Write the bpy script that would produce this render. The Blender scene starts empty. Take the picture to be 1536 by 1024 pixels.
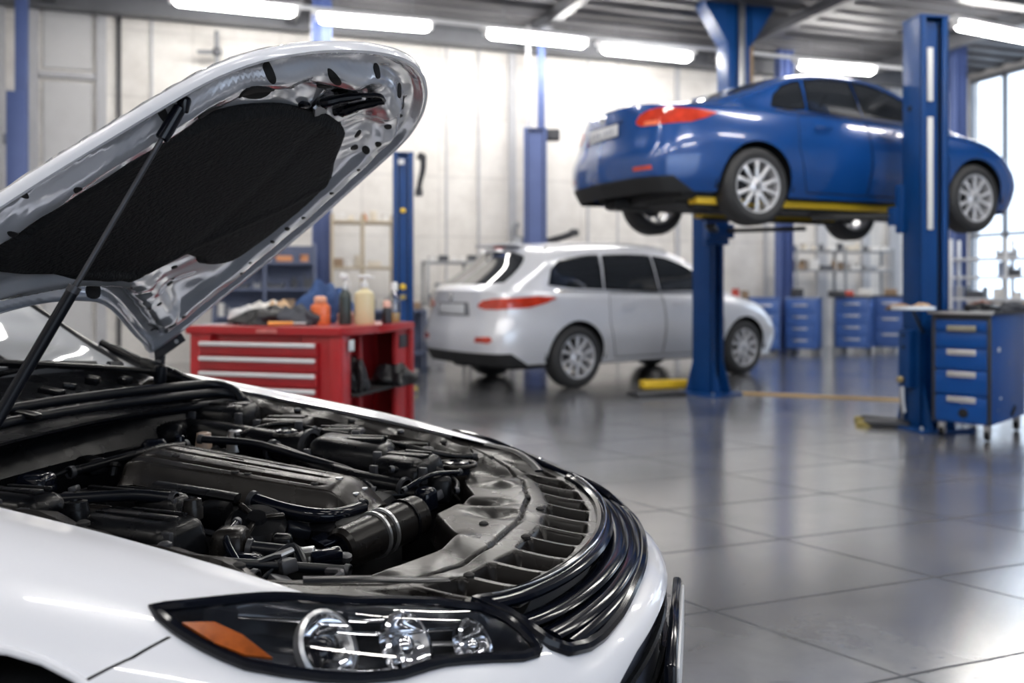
import bpy, bmesh, math, random
import numpy as np
from mathutils import Vector, Matrix

scene = bpy.context.scene
COL = scene.collection
PI = math.pi
R = math.radians
random.seed(7)

# ------------------------------------------------------------------ camera, world, exposure
cam_data = bpy.data.cameras.new('camera')
cam = bpy.data.objects.new('camera', cam_data)
COL.objects.link(cam)
scene.camera = cam
cam.location = (0, 0, 1.22)
cam.rotation_euler = (R(90), 0, 0)
cam_data.sensor_width = 36.0
cam_data.lens = 36.0 * 1325 / 1536
cam_data.shift_y = -(512 - 430) / 1536.0
cam_data.clip_start = 0.05
cam_data.dof.use_dof = True
cam_data.dof.focus_distance = 1.75
cam_data.dof.aperture_fstop = 2.5
cam_data.dof.aperture_blades = 0

vs = scene.view_settings
vs.view_transform = 'Standard'
vs.look = 'None'
vs.gamma = 1.0
vs.exposure = 0.38
vs.use_curve_mapping = False

world = bpy.data.worlds.new('world')
scene.world = world
world.use_nodes = True
wn = world.node_tree
wn.nodes.clear()
wo = wn.nodes.new('ShaderNodeOutputWorld')
wb = wn.nodes.new('ShaderNodeBackground')
wb.inputs['Color'].default_value = (0.72, 0.84, 1.0, 1)
wb.inputs['Strength'].default_value = 2.3
wn.links.new(wb.outputs[0], wo.inputs[0])

TUBE_STRENGTH = 42.0     # glowing tubes of the ceiling lamps

# ------------------------------------------------------------------ materials
MATS = {}
def mat(name, color=(0.5, 0.5, 0.5), rough=0.5, metal=0.0, coat=0.0, var=0.08, scale=6.0, bump=0.0,
        bscale=40.0, emit=None, strength=0.0, alpha=1.0, spec=0.5, rvar=0.0, coat_rough=0.03):
    if name in MATS: return MATS[name]
    m = bpy.data.materials.new(name); m.use_nodes = True
    nt = m.node_tree; b = nt.nodes['Principled BSDF']
    b.inputs['Roughness'].default_value = rough
    b.inputs['Metallic'].default_value = metal
    b.inputs['Coat Weight'].default_value = coat
    b.inputs['Coat Roughness'].default_value = coat_rough
    b.inputs['Specular IOR Level'].default_value = spec
    b.inputs['Alpha'].default_value = alpha
    tc = nt.nodes.new('ShaderNodeTexCoord')
    nz = nt.nodes.new('ShaderNodeTexNoise'); nz.inputs['Scale'].default_value = scale
    nz.inputs['Detail'].default_value = 5
    nt.links.new(tc.outputs['Object'], nz.inputs['Vector'])
    mx = nt.nodes.new('ShaderNodeMix'); mx.data_type = 'RGBA'
    c = color
    mx.inputs[6].default_value = (c[0] * (1 - var), c[1] * (1 - var), c[2] * (1 - var), 1)
    mx.inputs[7].default_value = (min(1, c[0] * (1 + var)), min(1, c[1] * (1 + var)), min(1, c[2] * (1 + var)), 1)
    nt.links.new(nz.outputs['Fac'], mx.inputs[0])
    nt.links.new(mx.outputs[2], b.inputs['Base Color'])
    if rvar > 0:
        mr = nt.nodes.new('ShaderNodeMapRange')
        mr.inputs[3].default_value = max(0, rough - rvar); mr.inputs[4].default_value = rough + rvar
        nt.links.new(nz.outputs['Fac'], mr.inputs[0]); nt.links.new(mr.outputs[0], b.inputs['Roughness'])
    if bump > 0:
        n2 = nt.nodes.new('ShaderNodeTexNoise'); n2.inputs['Scale'].default_value = bscale
        n2.inputs['Detail'].default_value = 4
        nt.links.new(tc.outputs['Object'], n2.inputs['Vector'])
        bp = nt.nodes.new('ShaderNodeBump'); bp.inputs['Strength'].default_value = bump
        bp.inputs['Distance'].default_value = 0.02
        nt.links.new(n2.outputs['Fac'], bp.inputs['Height']); nt.links.new(bp.outputs[0], b.inputs['Normal'])
    if emit:
        b.inputs['Emission Color'].default_value = (*emit, 1)
        b.inputs['Emission Strength'].default_value = strength
    MATS[name] = m
    return m

def glass_mat(name, tint=(1, 1, 1), refl=0.12, rough=0.02):
    """thin clear pane: see-through plus mirror-like reflection by viewing angle"""
    if name in MATS: return MATS[name]
    m = bpy.data.materials.new(name); m.use_nodes = True
    nt = m.node_tree; nt.nodes.clear()
    o = nt.nodes.new('ShaderNodeOutputMaterial'); mx = nt.nodes.new('ShaderNodeMixShader')
    t = nt.nodes.new('ShaderNodeBsdfTransparent'); t.inputs[0].default_value = (*tint, 1)
    g = nt.nodes.new('ShaderNodeBsdfGlossy'); g.inputs['Roughness'].default_value = rough
    lw = nt.nodes.new('ShaderNodeLayerWeight'); lw.inputs['Blend'].default_value = 0.5
    pw = nt.nodes.new('ShaderNodeMath'); pw.operation = 'POWER'; pw.inputs[1].default_value = 4.0
    ma = nt.nodes.new('ShaderNodeMath'); ma.operation = 'ADD'; ma.inputs[1].default_value = 0.03 + refl; ma.use_clamp = True
    nt.links.new(lw.outputs['Facing'], pw.inputs[0]); nt.links.new(pw.outputs[0], ma.inputs[0]); nt.links.new(ma.outputs[0], mx.inputs[0])
    nt.links.new(t.outputs[0], mx.inputs[1]); nt.links.new(g.outputs[0], mx.inputs[2]); nt.links.new(mx.outputs[0], o.inputs[0])
    MATS[name] = m
    return m

# ------------------------------------------------------------------ objects
def tag(o, label=None, cat=None, group=None, kind=None):
    if label: o['label'] = label
    if cat: o['category'] = cat
    if group: o['group'] = group
    if kind: o['kind'] = kind
    return o

def thing(name, label, cat, loc=(0, 0, 0), rz=0.0, group=None):
    o = bpy.data.objects.new(name, None); COL.objects.link(o)
    o.location = loc; o.rotation_euler = (0, 0, rz); o.empty_display_size = 0.1
    return tag(o, label, cat, group)

def mk(name, bm, material, parent=None, smooth=True, angle=35, loc=None, rz=None, label=None, normals=None):
    me = bpy.data.meshes.new(name); bm.normal_update(); bm.to_mesh(me); bm.free()
    mats = material if isinstance(material, (list, tuple)) else [material]
    for m in mats: me.materials.append(m)
    if smooth and len(me.polygons):
        me.polygons.foreach_set('use_smooth', [True] * len(me.polygons))
        try: me.set_sharp_from_angle(angle=R(angle))
        except Exception: pass
    if normals is not None:
        me.set_sharp_from_angle(angle=PI)
        me.normals_split_custom_set_from_vertices([tuple(q) for q in normals])
    o = bpy.data.objects.new(name, me); COL.objects.link(o)
    if parent is not None: o.parent = parent
    if loc is not None: o.location = loc
    if rz is not None: o.rotation_euler = (0, 0, rz)
    if label: o['label'] = label
    return o

def copy_tree(o, parent=None):
    c = o.copy(); COL.objects.link(c)
    if parent is not None: c.parent = parent
    for ch in list(o.children): copy_tree(ch, c)
    return c

# ------------------------------------------------------------------ shape helpers
def rotm(rx=0, ry=0, rz=0):
    return Matrix.Rotation(rz, 4, 'Z') @ Matrix.Rotation(ry, 4, 'Y') @ Matrix.Rotation(rx, 4, 'X')

def box(bm, c, s, rot=(0, 0, 0), bev=0.0, seg=2, taper=None, M=None, mi=0):
    """box centred at c with full size s; taper=(tx,ty) scales the top face"""
    r = bmesh.ops.create_cube(bm, size=1.0)
    vs_ = r['verts']
    for v in vs_:
        if taper and v.co.z > 0:
            v.co.x *= taper[0]; v.co.y *= taper[1]
        v.co = Vector((v.co.x * s[0], v.co.y * s[1], v.co.z * s[2]))
    if bev > 0:
        es = list({e for v in vs_ for e in v.link_edges})
        rb = bmesh.ops.bevel(bm, geom=es, offset=min(bev, min(s) * 0.45), segments=seg, affect='EDGES', profile=0.5)
        vs_ = list({v for f in rb['faces'] for v in f.verts} | {v for v in vs_ if v.is_valid})
    T = Matrix.Translation(c) @ rotm(*rot)
    if M is not None: T = M @ T
    for v in vs_: v.co = T @ v.co
    if mi:
        for f in {f for v in vs_ for f in v.link_faces}: f.material_index = mi
    return vs_

def BM(): return bmesh.new()
def bxm(c, s, rot=(0, 0, 0), bev=0.0, taper=None):
    bm = BM(); box(bm, c, s, rot, bev, taper=taper); return bm

def lathe(bm, prof, c=(0, 0, 0), seg=24, M=None, mi=0):
    """profile [(r, z)] spun about z, placed by M (or moved to c); closed at radius 0"""
    T = M if M is not None else Matrix.Translation(c)
    rings = []
    for (r, z) in prof:
        if r < 1e-6: rings.append([bm.verts.new(T @ Vector((0, 0, z)))])
        else: rings.append([bm.verts.new(T @ Vector((r * math.cos(2 * PI * k / seg), r * math.sin(2 * PI * k / seg), z))) for k in range(seg)])
    for a, b in zip(rings, rings[1:]):
        for k in range(seg):
            k2 = (k + 1) % seg
            q = [a[k % len(a)], a[k2 % len(a)], b[k2 % len(b)], b[k % len(b)]]
            u = []
            for v in q:
                if v not in u: u.append(v)
            if len(u) >= 3:
                try:
                    f = bm.faces.new(u); f.material_index = mi
                except ValueError: pass

def axis_matrix(p, d):
    d = Vector(d).normalized()
    return Matrix.Translation(p) @ d.to_track_quat('Z', 'Y').to_matrix().to_4x4()

def cyl(bm, a, b, r, r2=None, seg=20, bev=0.0):
    a = Vector(a); b = Vector(b); L = (b - a).length; r2 = r if r2 is None else r2
    if bev > 0: prof = [(0, 0), (r - bev, 0), (r, bev), (r2, L - bev), (r2 - bev, L), (0, L)]
    else: prof = [(0, 0), (r, 0), (r2, L), (0, L)]
    lathe(bm, prof, seg=seg, M=axis_matrix(a, b - a))

def smooth_path(pts, n=6):
    pts = [Vector(p) for p in pts]
    if len(pts) < 3: return pts
    P = [pts[0] * 2 - pts[1]] + pts + [pts[-1] * 2 - pts[-2]]
    out = []
    for i in range(1, len(P) - 2):
        for k in range(n):
            t = k / n
            out.append(0.5 * ((2 * P[i]) + (P[i + 1] - P[i - 1]) * t + (2 * P[i - 1] - 5 * P[i] + 4 * P[i + 1] - P[i + 2]) * t * t
                       + (3 * P[i] - P[i - 1] - 3 * P[i + 1] + P[i + 2]) * t ** 3))
    out.append(pts[-1])
    return out

def tube(bm, pts, r, seg=10, smooth=0, flat=None, closed=False):
    """tube along pts; r number or list; flat=(w,h) gives an elliptical section with h along the up axis"""
    pts = smooth_path(pts, smooth) if smooth else [Vector(p) for p in pts]
    n = len(pts)
    rs = [r] * n if not isinstance(r, (list, tuple)) else [r[int(i * (len(r) - 1) / max(1, n - 1) + 0.5)] for i in range(n)]
    rings = []
    up = Vector((0, 0, 1))
    for i, p in enumerate(pts):
        if closed: d = pts[(i + 1) % n] - pts[(i - 1) % n]
        else: d = pts[min(n - 1, i + 1)] - pts[max(0, i - 1)]
        d.normalize()
        if abs(d.z) > 0.96: side = Vector((0, 1, 0)).cross(d).normalized() if i == 0 else (side - d * side.dot(d)).normalized()
        else:
            s2 = up.cross(d).normalized()
            if i and s2.dot(side) < 0: s2 = -s2
            side = s2
        u2 = d.cross(side).normalized()
        ring = []
        for k in range(seg):
            a = 2 * PI * k / seg
            w, h = (flat if flat else (rs[i], rs[i]))
            ring.append(bm.verts.new(p + side * (w * math.cos(a)) + u2 * (h * math.sin(a))))
        rings.append(ring)
    m = n if closed else n - 1
    for i in range(m):
        a = rings[i]; b = rings[(i + 1) % n]
        for k in range(seg):
            bm.faces.new((a[k], a[(k + 1) % seg], b[(k + 1) % seg], b[k]))
    if not closed:
        bm.faces.new(rings[0][::-1]); bm.faces.new(rings[-1])

def prism(bm, poly, z0, z1, M=None):
    """extrude polygon [(x,y)] from z0 to z1, moved by M"""
    T = M if M is not None else Matrix.Identity(4)
    a = [bm.verts.new(T @ Vector((x, y, z0))) for x, y in poly]
    b = [bm.verts.new(T @ Vector((x, y, z1))) for x, y in poly]
    n = len(poly)
    bm.faces.new(a[::-1]); bm.faces.new(b)
    for i in range(n): bm.faces.new((a[i], a[(i + 1) % n], b[(i + 1) % n], b[i]))

# ------------------------------------------------------------------ surfaces cut into regions
def cr_weights(n, t):
    x = np.clip(np.asarray(t, float), 0, 1) * (n - 1)
    i = np.minimum(x.astype(int), n - 2); f = x - i
    w = np.zeros((len(x), n))
    k = np.arange(len(x))
    c = [-0.5 * f + f * f - 0.5 * f ** 3, 1 - 2.5 * f * f + 1.5 * f ** 3, 0.5 * f + 2 * f * f - 1.5 * f ** 3, -0.5 * f * f + 0.5 * f ** 3]
    for j, cc in zip((-1, 0, 1, 2), c):
        idx = i + j
        lo = idx < 0; hi = idx > n - 1; mid = ~(lo | hi)
        np.add.at(w, (k[mid], idx[mid]), cc[mid])
        if lo.any(): np.add.at(w, (k[lo], 0 * idx[lo]), 2 * cc[lo]); np.add.at(w, (k[lo], 0 * idx[lo] + 1), -cc[lo])
        if hi.any(): np.add.at(w, (k[hi], 0 * idx[hi] + n - 1), 2 * cc[hi]); np.add.at(w, (k[hi], 0 * idx[hi] + n - 2), -cc[hi])
    return w

class Surf:
    def __init__(s, grid=None, fn=None, dom=(0, 1, 0, 1), flip=False):
        s.g = None if grid is None else np.array(grid, float); s.fn = fn; s.dom = dom; s.flip = flip
    def P(s, uv):
        uv = np.atleast_2d(np.asarray(uv, float))
        if s.fn: return s.fn(uv[:, 0], uv[:, 1])
        wu = cr_weights(s.g.shape[0], uv[:, 0]); wv = cr_weights(s.g.shape[1], uv[:, 1])
        return np.einsum('ki,kj,ijc->kc', wu, wv, s.g)
    def N(s, uv):
        uv = np.atleast_2d(np.asarray(uv, float)); e = 2e-3
        u0, u1, v0, v1 = s.dom
        eu = e * (u1 - u0); ev = e * (v1 - v0)
        def cl(a): return np.stack([np.clip(a[:, 0], u0, u1), np.clip(a[:, 1], v0, v1)], 1)
        du = s.P(cl(uv + [eu, 0])) - s.P(cl(uv - [eu, 0])); dv = s.P(cl(uv + [0, ev])) - s.P(cl(uv - [0, ev]))
        n = np.cross(du, dv); l = np.linalg.norm(n, axis=1, keepdims=True); l[l < 1e-12] = 1
        n = n / l
        return -n if s.flip else n
    def inv(s, pts, axes=(0, 2), sel=None, n=160):
        """uv of points given by two projected coordinates; sel filters samples by (P, N)"""
        u0, u1, v0, v1 = s.dom
        U, V = np.meshgrid(np.linspace(u0, u1, n), np.linspace(v0, v1, n), indexing='ij')
        uv = np.stack([U.ravel(), V.ravel()], 1); P = s.P(uv)
        if sel is not None:
            k = sel(P, uv); uv = uv[k]; P = P[k]
        Q = P[:, list(axes)]; out = []
        for p in pts:
            j = np.argmin(((Q - np.array(p)) ** 2).sum(1)); w = uv[j].copy()
            for _ in range(4):
                e = 1e-4
                b = s.P([w])[0][list(axes)]
                a1 = (s.P([w + [e * (u1 - u0), 0]])[0][list(axes)] - b) / (e * (u1 - u0)); a2 = (s.P([w + [0, e * (v1 - v0)]])[0][list(axes)] - b) / (e * (v1 - v0))
                J = np.stack([a1, a2], 1)
                if abs(np.linalg.det(J)) < 1e-9: break
                dw = np.linalg.solve(J, np.array(p) - b)
                lim = 0.03 * np.array([u1 - u0, v1 - v0]); dw = np.clip(dw, -lim, lim); w = w + dw
            w[0] = min(u1, max(u0, w[0])); w[1] = min(v1, max(v0, w[1]))
            out.append((float(w[0]), float(w[1])))
        return out

def inside(px, py, poly):
    poly = np.asarray(poly); r = np.zeros(len(px), bool); j = len(poly) - 1
    for i in range(len(poly)):
        xi, yi = poly[i]; xj, yj = poly[j]
        c = ((yi > py) != (yj > py))
        with np.errstate(divide='ignore', invalid='ignore'):
            xx = (xj - xi) * (py - yi) / (yj - yi if yj != yi else 1e-12) + xi
        r ^= c & (px < xx); j = i
    return r

class Cut:
    """flat uv grid cut exactly along polygons; each face belongs to the last polygon that holds it"""
    def __init__(s, surf, nu, nv, regions, ulines=None, vlines=None):
        s.surf = surf; u0, u1, v0, v1 = surf.dom
        us = np.linspace(u0, u1, nu + 1) if ulines is None else ulines
        vs_ = np.linspace(v0, v1, nv + 1) if vlines is None else vlines
        bm = bmesh.new()
        g = [[bm.verts.new((a, b, 0)) for b in vs_] for a in us]
        for i in range(len(us) - 1):
            for j in range(len(vs_) - 1):
                bm.faces.new((g[i][j], g[i + 1][j], g[i + 1][j + 1], g[i][j + 1]))
        eps = 1e-5 * max(u1 - u0, v1 - v0)
        for name, poly in regions:
            n = len(poly)
            for i in range(n):
                a = poly[i]; b = poly[(i + 1) % n]
                x0, x1 = sorted((a[0], b[0])); y0, y1 = sorted((a[1], b[1]))
                d = Vector((b[0] - a[0], b[1] - a[1], 0))
                if d.length < 1e-7: continue
                fs = []
                for f in bm.faces:
                    xs = [v.co.x for v in f.verts]
                    if max(xs) < x0 or min(xs) > x1: continue
                    ys = [v.co.y for v in f.verts]
                    if max(ys) < y0 or min(ys) > y1: continue
                    fs.append(f)
                if not fs: continue
                geom = set(fs)
                for f in fs:
                    geom.update(f.edges); geom.update(f.verts)
                bmesh.ops.bisect_plane(bm, geom=list(geom), dist=eps, plane_co=(a[0], a[1], 0), plane_no=(d.y, -d.x, 0))
        bm.verts.ensure_lookup_table(); bm.faces.ensure_lookup_table()
        s.uv = np.array([(v.co.x, v.co.y) for v in bm.verts])
        for i, v in enumerate(bm.verts): v.index = i
        s.faces = [[v.index for v in f.verts] for f in bm.faces]
        cx = np.array([s.uv[f].mean(0) for f in s.faces])
        s.reg = np.array(['base'] * len(s.faces), dtype=object)
        for name, poly in regions: s.reg[inside(cx[:, 0], cx[:, 1], poly)] = name
        bm.free()
        s.Pv = surf.P(s.uv); s.Nv = surf.N(s.uv)
    def mesh(s, names, off=0.0, thick=0.0, bm=None, mirror=False, fn=None):
        """bmesh of the faces in the named regions, moved off along the normal; thick adds a back skin and rims"""
        if isinstance(names, str): names = [names]
        own = bm is None
        if own: bm = bmesh.new()
        fl = [f for f, r in zip(s.faces, s.reg) if r in names]
        used = sorted({i for f in fl for i in f})
        def layer(o):
            d = {}
            for i in used:
                p = s.Pv[i] + s.Nv[i] * o
                if fn: p = fn(p, s.uv[i])
                d[i] = bm.verts.new((p[0], -p[1] if mirror else p[1], p[2]))
            return d
        A = layer(off)
        s.used_normals = s.Nv[used] * (np.array([1, -1, 1]) if mirror else 1)
        flip = s.surf.flip ^ mirror
        def add(q):
            u = []
            for v in q:
                if v not in u and not any((v.co - w.co).length < 1e-6 for w in u): u.append(v)
            if len(u) >= 3:
                try: bm.faces.new(u[::-1] if flip else u)
                except ValueError: pass
        for f in fl: add([A[i] for i in f])
        if thick:
            B = layer(off - thick)
            for f in fl: add([B[i] for i in f][::-1])
            cnt = {}
            for f in fl:
                for a, b in zip(f, f[1:] + f[:1]):
                    cnt[(a, b)] = 1
            for (a, b) in list(cnt):
                if (b, a) not in cnt: add([A[b], A[a], B[a], B[b]])
        return bm
    def boundary(s, names, off=0.0):
        """ordered boundary loops of a region as lists of points"""
        if isinstance(names, str): names = [names]
        fl = [f for f, r in zip(s.faces, s.reg) if r in names]
        ed = set()
        for f in fl:
            for a, b in zip(f, f[1:] + f[:1]): ed.add((a, b))
        nxt = {}
        for (a, b) in ed:
            if (b, a) not in ed: nxt[a] = b
        loops = []
        while nxt:
            st = next(iter(nxt)); lp = [st]; c = nxt.pop(st)
            while c != st and c in nxt:
                lp.append(c); c = nxt.pop(c)
            if len(lp) > 2: loops.append([Vector(s.Pv[i] + s.Nv[i] * off) for i in lp])
        loops.sort(key=len, reverse=True)
        return loops

def strip_poly(pts, w):
    """thin polygons around a polyline (2D)"""
    out = []
    for a, b in zip(pts, pts[1:]):
        d = np.array(b, float) - np.array(a, float); l = np.hypot(*d)
        if l < 1e-9: continue
        n = np.array([-d[1], d[0]]) / l * w / 2
        a_ = np.array(a); b_ = np.array(b)
        out.append([tuple(a_ + n), tuple(b_ + n), tuple(b_ - n), tuple(a_ - n)])
    return out
# ------------------------------------------------------------------ materials used by several things
M_white = mat('white_paint', (0.77, 0.79, 0.86), rough=0.26, coat=1.0, var=0.01, scale=3)
M_blue = mat('blue_car_paint', (0.004, 0.058, 0.25), rough=0.24, metal=0.10, coat=1.0, var=0.06)
M_silver = mat('silver_car_paint', (0.72, 0.74, 0.80), rough=0.28, metal=0.25, coat=0.9, var=0.03)
M_glassd = mat('dark_car_glass', (0.018, 0.021, 0.026), rough=0.04, coat=0.3, var=0.02, spec=0.8)
M_tyre = mat('tyre_rubber', (0.022, 0.023, 0.026), rough=0.62, var=0.15, bump=0.15)
M_rim = mat('alloy_rim', (0.74, 0.75, 0.79), rough=0.26, metal=0.5, var=0.04)
M_well = mat('wheel_well_black', (0.008, 0.008, 0.009), rough=0.8)
M_under = mat('underbody_black', (0.011, 0.012, 0.014), rough=0.6, var=0.3)
M_tail = mat('tail_lamp_red', (0.50, 0.040, 0.018), rough=0.12, coat=1.0, var=0.75, scale=11)
M_tail2 = mat('tail_lamp_amber', (0.85, 0.20, 0.10), rough=0.12, coat=1.0, var=0.3, scale=20)
M_plate = mat('plate_pale', (0.62, 0.64, 0.68), rough=0.4, var=0.05)
M_plateink = mat('plate_ink', (0.32, 0.34, 0.40), rough=0.5)
M_chrome = mat('chrome', (0.78, 0.79, 0.82), rough=0.09, metal=1.0, var=0.02)
M_steel = mat('brushed_steel', (0.55, 0.56, 0.58), rough=0.35, metal=0.9, var=0.08, rvar=0.08)
M_black = mat('black_plastic', (0.0035, 0.0038, 0.0050), rough=0.27, var=0.4, scale=9, rvar=0.12, bump=0.07, bscale=22, spec=0.17)
M_black2 = mat('black_plastic_dusty', (0.0095, 0.0085, 0.0082), rough=0.27, var=0.3, scale=7, rvar=0.09, bump=0.05, bscale=14, spec=0.22)
M_rubber = mat('black_rubber', (0.004, 0.005, 0.008), rough=0.30, var=0.2, spec=0.22)
M_gloss = mat('gloss_black', (0.003, 0.004, 0.008), rough=0.12, spec=0.27, var=0.1)
M_hole = mat('hole_black', (0.004, 0.004, 0.005), rough=0.7)
M_liftblue = mat('lift_blue_paint', (0.004, 0.050, 0.20), rough=0.36, spec=0.3, var=0.16, scale=5, rvar=0.1)
M_dullblue = mat('column_blue_paint', (0.075, 0.115, 0.29), rough=0.5, var=0.14, scale=4)
M_yellow = mat('yellow_paint', (0.78, 0.52, 0.02), rough=0.45, var=0.14)
M_red = mat('red_paint', (0.36, 0.008, 0.012), rough=0.34, coat=0.15, var=0.14, scale=8)
M_cabblue = mat('cabinet_blue_paint', (0.001, 0.060, 0.27), rough=0.34, coat=0.05, spec=0.3, var=0.12, scale=6)
M_greym = mat('grey_metal', (0.22, 0.23, 0.25), rough=0.45, metal=0.5, var=0.15)
M_darkm = mat('dark_metal', (0.045, 0.047, 0.055), rough=0.42, metal=0.5, var=0.25)
M_tube = mat('lamp_tube_glow', (1, 1, 1), rough=0.4, var=0.0, emit=(1.0, 0.965, 0.91), strength=TUBE_STRENGTH)
M_lampwhite = mat('lamp_housing_white', (0.75, 0.76, 0.78), rough=0.4)
M_clear = glass_mat('clear_glass', (0.97, 0.98, 1.0), 0.02, 0.01)
M_window = glass_mat('hall_window_glass', (0.96, 0.98, 1.0), 0.03, 0.02)
# ------------------------------------------------------------------ the hall
WA = R(19); WO = Vector((0, 15.9, 0))
WS = Vector((math.cos(WA), math.sin(WA), 0)); WD = Vector((math.sin(WA), -math.cos(WA), 0))
H_CEIL = 5.75
def W(s, d, z): return WO + WS * s + WD * d + Vector((0, 0, z))
def wall_frame(s, d, z=0): return Matrix.Translation(W(s, d, z)) @ Matrix.Rotation(WA, 4, 'Z')
def at(px, Z, z=0.0): return Vector(((px - 768) / 1325 * Z, Z, z))      # where a thing seen in column px stands at depth Z
def at_floor(px, py): return at(px, 1325 * 1.22 / (py - 430))

def floor_material():
    m = bpy.data.materials.new('polished_concrete'); m.use_nodes = True
    nt = m.node_tree; N = nt.nodes; L = nt.links; b = N['Principled BSDF']
    tc = N.new('ShaderNodeTexCoord')
    def noise(scale, detail=6, rough=0.55, vec=None, dist=0.0):
        n = N.new('ShaderNodeTexNoise'); n.inputs['Scale'].default_value = scale; n.inputs['Detail'].default_value = detail
        n.inputs['Roughness'].default_value = rough; n.inputs['Distortion'].default_value = dist
        L.new(vec if vec is not None else tc.outputs['Object'], n.inputs['Vector']); return n.outputs['Fac']
    def ramp(src, stops):
        r = N.new('ShaderNodeValToRGB'); e = r.color_ramp.elements
        while len(e) < len(stops): e.new(0.5)
        for el, (p, c) in zip(e, stops):
            el.position = p; el.color = (c[0], c[1], c[2], 1) if isinstance(c, tuple) else (c, c, c, 1)
        L.new(src, r.inputs[0]); return r.outputs[0]
    def math_(op, a, b_=None, clamp=False):
        n = N.new('ShaderNodeMath'); n.operation = op; n.use_clamp = clamp
        for i, v in enumerate((a, b_)):
            if v is None: continue
            if isinstance(v, (int, float)): n.inputs[i].default_value = v
            else: L.new(v, n.inputs[i])
        return n.outputs[0]
    def mul(c1, c2, fac=1.0):
        x = N.new('ShaderNodeMix'); x.data_type = 'RGBA'; x.blend_type = 'MULTIPLY'
        if isinstance(fac, float): x.inputs[0].default_value = fac
        else: L.new(fac, x.inputs[0])
        L.new(c1, x.inputs[6]); L.new(c2, x.inputs[7]); return x.outputs[2]
    base = ramp(noise(0.55, 8, 0.62), [(0.3, (0.125, 0.13, 0.148)), (0.5, (0.19, 0.194, 0.207)), (0.72, (0.30, 0.294, 0.29))])
    fine = ramp(noise(4.5, 8, 0.65, dist=0.3), [(0.3, 0.84), (0.65, 1.0)])
    # thin worn streaks and pock marks
    mp = N.new('ShaderNodeMapping'); mp.inputs['Rotation'].default_value = (0, 0, R(12)); mp.inputs['Scale'].default_value = (1.3, 7.0, 1)
    L.new(tc.outputs['Object'], mp.inputs[0])
    streak = ramp(noise(2.2, 6, 0.62, mp.outputs[0], 0.4), [(0.30, 0.60), (0.335, 1.0)])
    specks = ramp(noise(9, 3, 0.5, mp.outputs[0]), [(0.27, 0.40), (0.32, 1.0)])
    patch = ramp(noise(0.8, 3, 0.5), [(0.42, 0.0), (0.62, 1.0)])
    c = mul(base, fine, 0.8); c = mul(c, streak, 0.6); c = mul(c, specks, patch)
    # two families of sawn joints
    sx = N.new('ShaderNodeSeparateXYZ'); L.new(tc.outputs['Object'], sx.inputs[0])
    wob = math_('MULTIPLY', math_('SUBTRACT', noise(3, 3), 0.5), 0.012)
    lines = None
    for nx, ny, off, sp in ((-0.351, 0.936, 2.85, 0.69), (0.766, 0.643, 2.72, 1.03)):
        d = math_('ADD', math_('ADD', math_('MULTIPLY', sx.outputs[0], nx), math_('MULTIPLY', sx.outputs[1], ny)), wob)
        t = math_('DIVIDE', math_('SUBTRACT', d, off), sp)
        fr = math_('ABSOLUTE', math_('SUBTRACT', math_('FRACT', math_('ADD', t, 0.5)), 0.5))
        g = math_('LESS_THAN', math_('MULTIPLY', fr, sp), 0.0065)
        lines = g if lines is None else math_('MAXIMUM', lines, g)
    x = N.new('ShaderNodeMix'); x.data_type = 'RGBA'
    L.new(math_('MULTIPLY', lines, 0.92), x.inputs[0]); L.new(c, x.inputs[6]); x.inputs[7].default_value = (0.055, 0.06, 0.07, 1)
    L.new(x.outputs[2], b.inputs['Base Color'])
    ro = N.new('ShaderNodeMapRange'); ro.inputs[1].default_value = 0.3; ro.inputs[2].default_value = 0.75
    ro.inputs[3].default_value = 0.13; ro.inputs[4].default_value = 0.27
    L.new(noise(1.1, 6, 0.65), ro.inputs[0]); L.new(math_('MAXIMUM', ro.outputs[0], math_('MULTIPLY', lines, .6)), b.inputs['Roughness'])
    b.inputs['Specular IOR Level'].default_value = 0.9
    b.inputs['Coat Weight'].default_value = 1.0; b.inputs['Coat IOR'].default_value = 1.62; b.inputs['Coat Roughness'].default_value = 0.18
    wear = math_('ADD', math_('MULTIPLY', streak, .45), .55); wear = math_('MULTIPLY', wear, math_('ADD', math_('MULTIPLY', specks, .4), .6))
    keep = math_('MULTIPLY', wear, math_('SUBTRACT', 1.0, math_('MULTIPLY', lines, .9)))
    L.new(keep, b.inputs['Coat Weight']); L.new(math_('MULTIPLY', keep, .9), b.inputs['Specular IOR Level'])
    bp = N.new('ShaderNodeBump'); bp.inputs['Strength'].default_value = 0.10; bp.inputs['Distance'].default_value = 0.004
    hh = math_('SUBTRACT', noise(7, 7, 0.7, dist=0.5), math_('MULTIPLY', lines, 1.5))
    L.new(hh, bp.inputs['Height']); L.new(bp.outputs[0], b.inputs['Normal'])
    return m

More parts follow.
